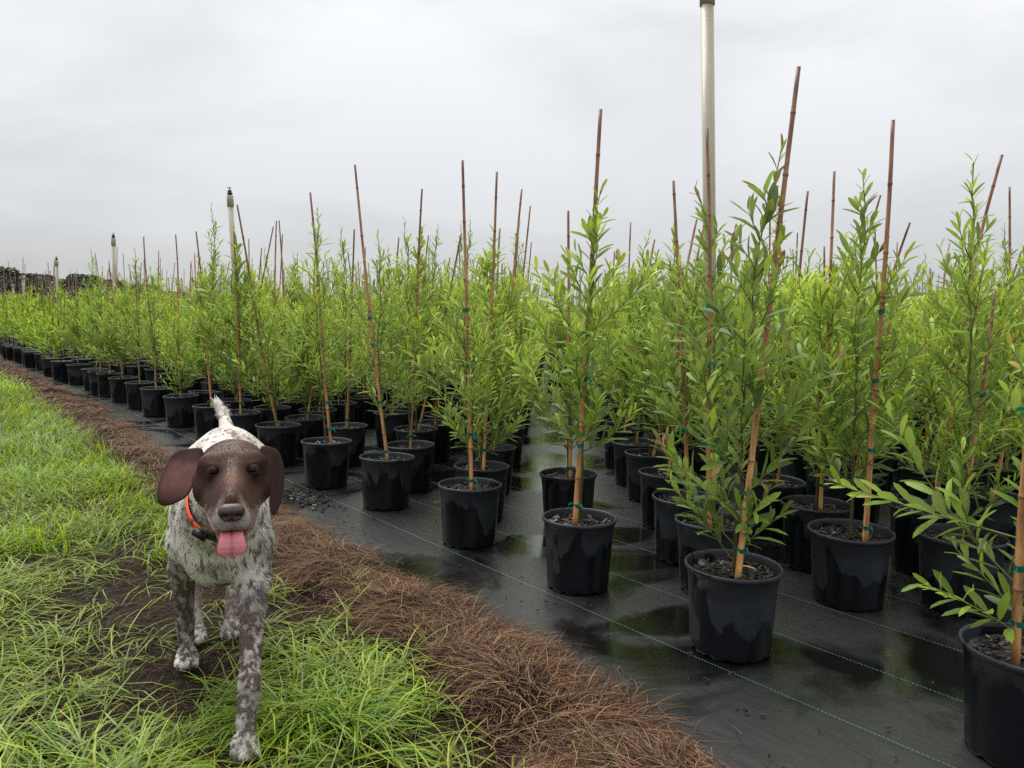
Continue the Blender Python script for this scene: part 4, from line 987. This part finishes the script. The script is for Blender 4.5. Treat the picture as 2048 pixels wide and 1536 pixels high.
BODY_ = 1
body = ob('body', mesh('body', V, [F4], M_coat, coat(V)), dog)
print('dog verts', len(V))
# short fur lying along the body
rf = np.random.default_rng(8); ar = np.linalg.norm(fn, axis=1); n = 150000
wgt = ar * np.where(V[F4[:, 0], 1] < -.36, 2.2, 1.0); wgt = wgt * (V[F4[:, 0], 2] > .004)
fi = rf.choice(len(F4), n, p=wgt / wgt.sum()); w = rf.random((n, 2)); f = F4[fi]
P = (V[f[:, 0]] * (1 - w[:, :1]) + V[f[:, 1]] * w[:, :1]) * (1 - w[:, 1:]) + (V[f[:, 3]] * (1 - w[:, :1]) + V[f[:, 2]] * w[:, :1]) * w[:, 1:]
Nn = unit(NV[f[:, 0]] + NV[f[:, 2]])
hd = (P[:, 1] < -.37) & (P[:, 2] > .56)
inm = (P[:, 1] < -.52) & (np.abs(P[:, 2] - .600) < .014) & (np.abs(P[:, 0] - .022) < .038)
eyez = np.minimum(np.linalg.norm(P - [-.0105, -.525, .6865], axis=1), np.linalg.norm(P - [.0635, -.525, .6865], axis=1)) < .0105
nosez = np.linalg.norm((P - [.021, -.655, .640]) / [1.15, 1, .9], axis=1) < .026
ok = ~(inm | eyez | nosez); P, Nn, hd = P[ok], Nn[ok], hd[ok]; n = len(P)
flow = np.where(hd[:, None], np.array([[0, 1, .15]]), np.array([[0, .55, -.8]]))
up_ = np.clip((P[:, 2] - .5) / .12, 0, 1)[:, None] * (~hd[:, None]); flow = flow * (1 - up_) + np.array([[0, 1, -.1]]) * up_
sw = (np.stack([noise(P * 15, 60), noise(P * 15, 61), noise(P * 15, 62)], 1) - .5) * np.where(hd, .4, 1.5)[:, None]
fl = flow + sw + rf.normal(0, .16, (n, 3)); fl = unit(fl - Nn * (fl * Nn).sum(1, keepdims=True))
chest = np.clip((-.02 - P[:, 1]) / .08, 0, 1) * (~hd) * (P[:, 2] > .28)
ln = np.where(hd, .0055, .0075 + .008 * chest) * rf.uniform(.6, 1.3, n)
tailm = P[:, 1] > .63; ln = np.where(tailm, .022 * rf.uniform(.5, 1.3, n), ln)
lift = np.where(tailm, .5, np.where(hd, .10, .13)) * rf.uniform(.5, 1.5, n)
d1 = unit(fl + Nn * lift[:, None]); sd = unit(np.cross(fl, Nn)) * np.where(hd, .00042, .00058)[:, None]
p0 = P - Nn * .001; p1 = P + d1 * ln[:, None] * .5; p2 = p1 + unit(fl + Nn * .05) * ln[:, None] * .5
VV = np.stack([p0 - sd, p0 + sd, p1 + sd * .8, p1 - sd * .8, p2], 1); cc = coat(P) * np.where(hd, rf.uniform(.5, 1.6, n), rf.uniform(.72, 1.35, n))[:, None]
base = np.arange(n)[:, None] * 5
fur = mesh('fur', VV.reshape(-1, 3), [base + np.array([[0, 1, 2, 3]]), base + np.array([[3, 2, 4]])], tinted('dog_fur', rough=.42, spec=.36, noise_amt=.05, scale=100), np.repeat(cc, 5, 0))
fu = ob('fur', fur, dog); fu['kind'] = 'stuff'

# ears: thin leather flaps
M_ear = tinted('ear_leather', rough=.6, spec=.3, noise_amt=.22, scale=90)
def ear(outline, yfun, inner, label=None):
    O_ = np.array(outline, float); m = len(O_); t = np.arange(m + 1); tt = np.linspace(0, m, 73)[:-1]
    O2 = np.concatenate([O_, O_[:1]])
    # closed Catmull-Rom
    def cr(u):
        i_ = int(u) % m; f = u - int(u); p = [O_[(i_ + k) % m] for k in (-1, 0, 1, 2)]
        return .5 * ((2 * p[1]) + (-p[0] + p[2]) * f + (2 * p[0] - 5 * p[1] + 4 * p[2] - p[3]) * f * f + (-p[0] + 3 * p[1] - 3 * p[2] + p[3]) * f ** 3)
    ring = np.array([cr(u) for u in tt]); c = ring.mean(0); n_ = len(ring); lev = [1, .97, .9, .78, .6, .4, .2]
    B = Bag(); V_ = []; cols = []
    for side in (-1, 1):
        for s in lev:
            q = c + (ring - c) * s; th_ = .0028 * math.sqrt(max(0, 1 - s ** 5)) ; y = yfun(q[:, 0], q[:, 1]) + side * (th_ + .0003)
            V_.append(np.column_stack([q[:, 0], y, q[:, 1]]))
            if side < 0:
                k = max(0, min(1, (1 - s) * 5)); rimc = np.array((.050, .022, .020)); pt = np.clip((q[:, 1] - c[1] + .045) / .07, 0, 1)[:, None]
                low = np.clip((c[1] - .018 - q[:, 1]) / .02, 0, 1)[:, None]; top = np.clip((q[:, 1] - c[1] - .022) / .015, 0, 1)[:, None]
                cc_ = rimc * (1 - k) + inner * k; dk = np.clip(low * .55 + top * .8, 0, 1); cc_ = cc_ * (1 - dk) + np.array((.040, .020, .018)) * dk
                cols.append(cc_ * (.8 + .4 * noise(q * 90, 3))[:, None])
            else: cols.append(np.tile((.050, .024, .019), (n_, 1)))
        V_.append(np.array([[c[0], yfun(c[:1], c[1:])[0] + side * .0031, c[1]]])); cols.append(np.array([inner if side < 0 else (.05, .024, .019)]))
    Vv = np.concatenate(V_); L_ = len(lev); blk = L_ * n_ + 1; f4 = []; f3 = []
    for si in (0, 1):
        for q in range(L_ - 1):
            for j in range(n_):
                a = si * blk + q * n_ + j; b = si * blk + q * n_ + (j + 1) % n_; f4.append((a, b, b + n_, a + n_) if si == 0 else (b, a, a + n_, b + n_))
        for j in range(n_):
            a = si * blk + (L_ - 1) * n_ + j; b = si * blk + (L_ - 1) * n_ + (j + 1) % n_; f3.append((a, b, si * blk + L_ * n_) if si == 0 else (b, a, si * blk + L_ * n_))
    for j in range(n_): f4.append((j, blk + j, blk + (j + 1) % n_, (j + 1) % n_))
    B.add(Vv, f4, f3, np.concatenate(cols)); eo = ob('ear', B.mesh('ear', M_ear), dog)
    if label: eo['label'] = label
    return eo
ear([(-.030, .716), (-.055, .7165), (-.084, .708), (-.104, .676), (-.115, .640), (-.113, .613), (-.094, .604), (-.068, .614), (-.052, .634), (-.045, .660), (-.030, .680)],
    lambda x, z: -.412 + .9 * (x + .07) * 0 - 2.4 * (x + .078) ** 2 - .22 * (.66 - z) + .010 * np.cos((x + .08) * 60), np.array((.26, .125, .112)), 'ear flared out showing its mauve inside')
ear([(.082, .724), (.099, .722), (.119, .706), (.130, .672), (.131, .640), (.124, .608), (.107, .583), (.097, .600), (.096, .640), (.088, .680), (.078, .700)],
    lambda x, z: -.455 + 1.2 * (x - .10) - .25 * (.66 - z) - .012 * np.cos((x - .105) * 70), np.array((.036, .016, .014)), 'ear hanging down close to the cheek')

# eyes
for s_, ex_ in ((-1, -.0105), (1, .0635)):
    B = Bag(); V_, f4 = lathe([(math.sin(t) * .0112, -math.cos(t) * .0112) for t in np.linspace(.05, math.pi - .05, 13)], 24)
    V_ = V_ @ np.array(Matrix.Rotation(R(90), 3, 'X')).T      # poles on the y axis, -z -> front
    fr = V_[:, 1]; c = np.where((fr < -.0095)[:, None], np.array((.004, .003, .003)), np.where((fr < -.0062)[:, None], np.array((.070, .037, .021)), np.array((.03, .018, .014))))
    B.add(V_, f4, None, c); eo = ob('eye', B.mesh('eye', tinted('wet_eye', rough=.14, spec=.20, noise_amt=.1)), dog, (ex_, -.5105, .6866)); eo.rotation_euler = (R(-16), 0, 0)
    for nm_, a0, a1, tilt_, cl_ in (('eyelid', 0, 71, 0, (.040, .020, .014)), ('lower_lid', 0, 63, 180, (.075, .043, .032))):
        V2, f2 = lathe([(math.sin(R(t_)) * .0121, math.cos(R(t_)) * .0121) for t_ in np.linspace(2, a1, 9)], 24); Bl = Bag(); Bl.add(V2, f2, None, cl_)
        lid = ob(nm_, Bl.mesh(nm_, M_coat), eo); lid.rotation_euler = (R(tilt_), R(8 * s_), 0)
# nose
B = Bag(); nu, nv = 28, 20; th = np.linspace(0, 2 * math.pi, nu, endpoint=False); ph = np.linspace(.02, math.pi - .02, nv)
TH, PH = np.meshgrid(th, ph); d = np.stack([np.sin(PH) * np.cos(TH), -np.cos(PH), np.sin(PH) * np.sin(TH)], -1).reshape(-1, 3)
# d: y=-1 at front
sh = np.abs(d) ** .85 * np.sign(d); V_ = sh * np.array([.0235, .0165, .0175]); V_[:, 0] *= 1 - .22 * np.clip(-V_[:, 2] / .0175, 0, 1)
col_ = np.tile((.062, .036, .033), (len(V_), 1)) * (.8 + .5 * noise(V_ * 500, 2))[:, None]
for s_ in (-1, 1):
    nd = np.exp(-(((V_[:, 0] - s_ * .0105) / .0055) ** 2 + ((V_[:, 2] + .0045) / .0040) ** 2)) * (V_[:, 1] < 0); V_[:, 1] += nd * .009; col_ *= (1 - .85 * nd)[:, None]
nd = np.exp(-(V_[:, 0] / .0018) ** 2) * (V_[:, 1] < 0) * (V_[:, 2] < .004); V_[:, 1] += nd * .002; col_ *= (1 - .4 * nd)[:, None]
i = np.arange(nv - 1)[:, None] * nu; j = np.arange(nu)[None]; k = (j + 1) % nu
B.add(V_, np.stack([i + j, i + nu + j, i + nu + k, i + k], -1).reshape(-1, 4), None, col_)
no = ob('nose', B.mesh('nose', tinted('moist_nose', rough=.38, spec=.5, noise_amt=.15, scale=400, bump=.2)), dog, (.0205, -.651, .6405))
# tongue
nu, nv = 17, 30; u = np.linspace(-1, 1, nu); v = np.linspace(0, 1, nv) ** .8; B = Bag(); Vt = []
path = np.array([(-.555, .601), (-.60, .6005), (-.632, .6010), (-.648, .597), (-.656, .588), (-.660, .579), (-.661, .570), (-.659, .5625)])
pt = np.linspace(0, 1, len(path)); wv = np.interp(v, [0, .3, .5, .68, .78, .86, .92, .96, .985, 1], [.016, .018, .0215, .0262, .0272, .0252, .0208, .0158, .0105, .004])
for side in (1, -1):
    for a in range(nv):
        y = np.interp(v[a], pt, path[:, 0]); z = np.interp(v[a], pt, path[:, 1]); y2 = np.interp(min(1, v[a] + .03), pt, path[:, 0]); z2 = np.interp(min(1, v[a] + .03), pt, path[:, 1]); y1 = np.interp(max(0, v[a] - .03), pt, path[:, 0]); z1 = np.interp(max(0, v[a] - .03), pt, path[:, 1])
        ty, tz = y2 - y1, z2 - z1; l_ = math.hypot(ty, tz) + 1e-9; ny_, nz_ = (tz / l_, -ty / l_)     # outward (up then forward)
        th_ = .0035 * np.sqrt(np.maximum(0, 1 - u ** 4)) * side; gr_ = -.0030 * np.exp(-(u / .10) ** 2) * (side > 0) + .0035 * u ** 2
        Vt.append(np.column_stack([.0205 + u * wv[a], y + ny_ * (th_ + gr_), z + nz_ * (th_ + gr_)]))
Vt = np.concatenate(Vt); i = np.arange(nv - 1)[:, None] * nu; j = np.arange(nu - 1)[None]; q4 = np.stack([i + j, i + j + 1, i + nu + j + 1, i + nu + j], -1).reshape(-1, 4); off = nu * nv
rim = [(a, a + 1, off + a + 1, off + a) for a in range((nv - 1) * nu, nv * nu - 1)] + [(a * nu, (a + 1) * nu, off + (a + 1) * nu, off + a * nu) for a in range(nv - 1)] + [(a * nu + nu - 1, (a + 1) * nu + nu - 1, off + (a + 1) * nu + nu - 1, off + a * nu + nu - 1) for a in range(nv - 1)]
uu = np.tile(np.tile(u, nv), 2)[:, None]; vv_ = np.tile(np.repeat(v, nu), 2)[:, None]; ct = np.array((.62, .21, .235)) * np.array([1, .9, .9]) ** (3 * (1 - vv_)) * (1 - .25 * np.exp(-(uu / .10) ** 2)) * (.92 + .12 * np.abs(uu))  # deeper tone towards the root: mouth shade put into the tongue colour
B.add(Vt, np.concatenate([q4, q4[:, ::-1] + off, np.array(rim)]), None, ct)
ob('tongue', B.mesh('tongue', tinted('wet_tongue', rough=.22, spec=.6, noise_amt=.12, scale=300, bump=.15)), dog)
# collar
ctr = np.array([.007, -.262, .570]); aX = np.array([1, 0, 0]); aZ = unit(np.array([0, -.80, -.60])); nrm_ = unit(np.cross(aX, aZ))
B = Bag(); n = 72; th = np.linspace(0, 2 * math.pi, n, endpoint=False); prof = [(-.0026, -.0115), (.0018, -.011), (.0026, 0), (.0018, .011), (-.0026, .0115)]
Vc = []; cl = []
for t in th:
    rx, rz = .0745, (.106 if math.cos(t) > 0 else .092); dirv = aX * math.sin(t) + 0 * aZ; p = ctr + aX * math.sin(t) * rx + aZ * math.cos(t) * rz; on = unit(aX * math.sin(t) / rx + aZ * math.cos(t) / rz)
    for a, b in prof: Vc.append(p + on * a - nrm_ * b)
    deg = math.degrees(t) % 360; blk_ = deg < 40 or deg > 322 or 300 < deg < 306; cl += [((.012, .012, .013) if blk_ else (.80, .085, .018))] * 5
Vc = np.array(Vc); f4 = [(a * 5 + b, ((a + 1) % n) * 5 + b, ((a + 1) % n) * 5 + b + 1, a * 5 + b + 1) for a in range(n) for b in range(4)]
B.add(Vc, f4, None, cl); co = ob('collar', B.mesh('collar', tinted('collar_webbing', rough=.5, noise_amt=.12, scale=500)), dog); co['label'] = 'orange collar with a black section under the chin'
bk = Bag(); t = R(325); p = ctr + aX * math.sin(t) * .0755 + aZ * math.cos(t) * .108; on = unit(aX * math.sin(t) / .0835 + aZ * math.cos(t) / .106); tg = unit(np.cross(on, nrm_))
V_, f4, f3 = tube([p - tg * .015 + on * .004, p + tg * .015 + on * .004], [.0105, .0105], 10); bk.add(V_, f4, f3, (.01, .01, .011)); ob('buckle', bk.mesh('buckle', M_blk), co)

# wet lip line either side of the tongue
for s_ in (-1, 1):
    B = Bag(); xx = .0235
    pl = [(xx + s_ * .052, -.478, .630), (xx + s_ * .047, -.520, .616), (xx + s_ * .040, -.560, .604), (xx + s_ * .031, -.596, .5945), (xx + s_ * .020, -.622, .590)]
    V_, f4, f3 = tube(pl, [.0022, .0036, .0042, .0042, .003], 8); B.add(V_, f4, f3, (.23, .065, .06)); ob('lip', B.mesh('lip', bpy.data.materials['wet_tongue']), dog)

for px_, py_ in ((-.090, .150), (.047, -.350)):
    for q, dx in enumerate((-.0225, -.0080, .0080, .0225)):
        B = Bag(); x_, y_ = px_ + dx, py_ - .042 + .008 * (q in (0, 3)); V_, f4, f3 = tube([(x_, y_ + .004, .018), (x_, y_ - .004, .014), (x_, y_ - .009, .006)], [.0036, .0030, .0012], 7)
        B.add(V_, f4, f3, (.06, .045, .038)); ob('claw', B.mesh('claw', M_blk), dog)
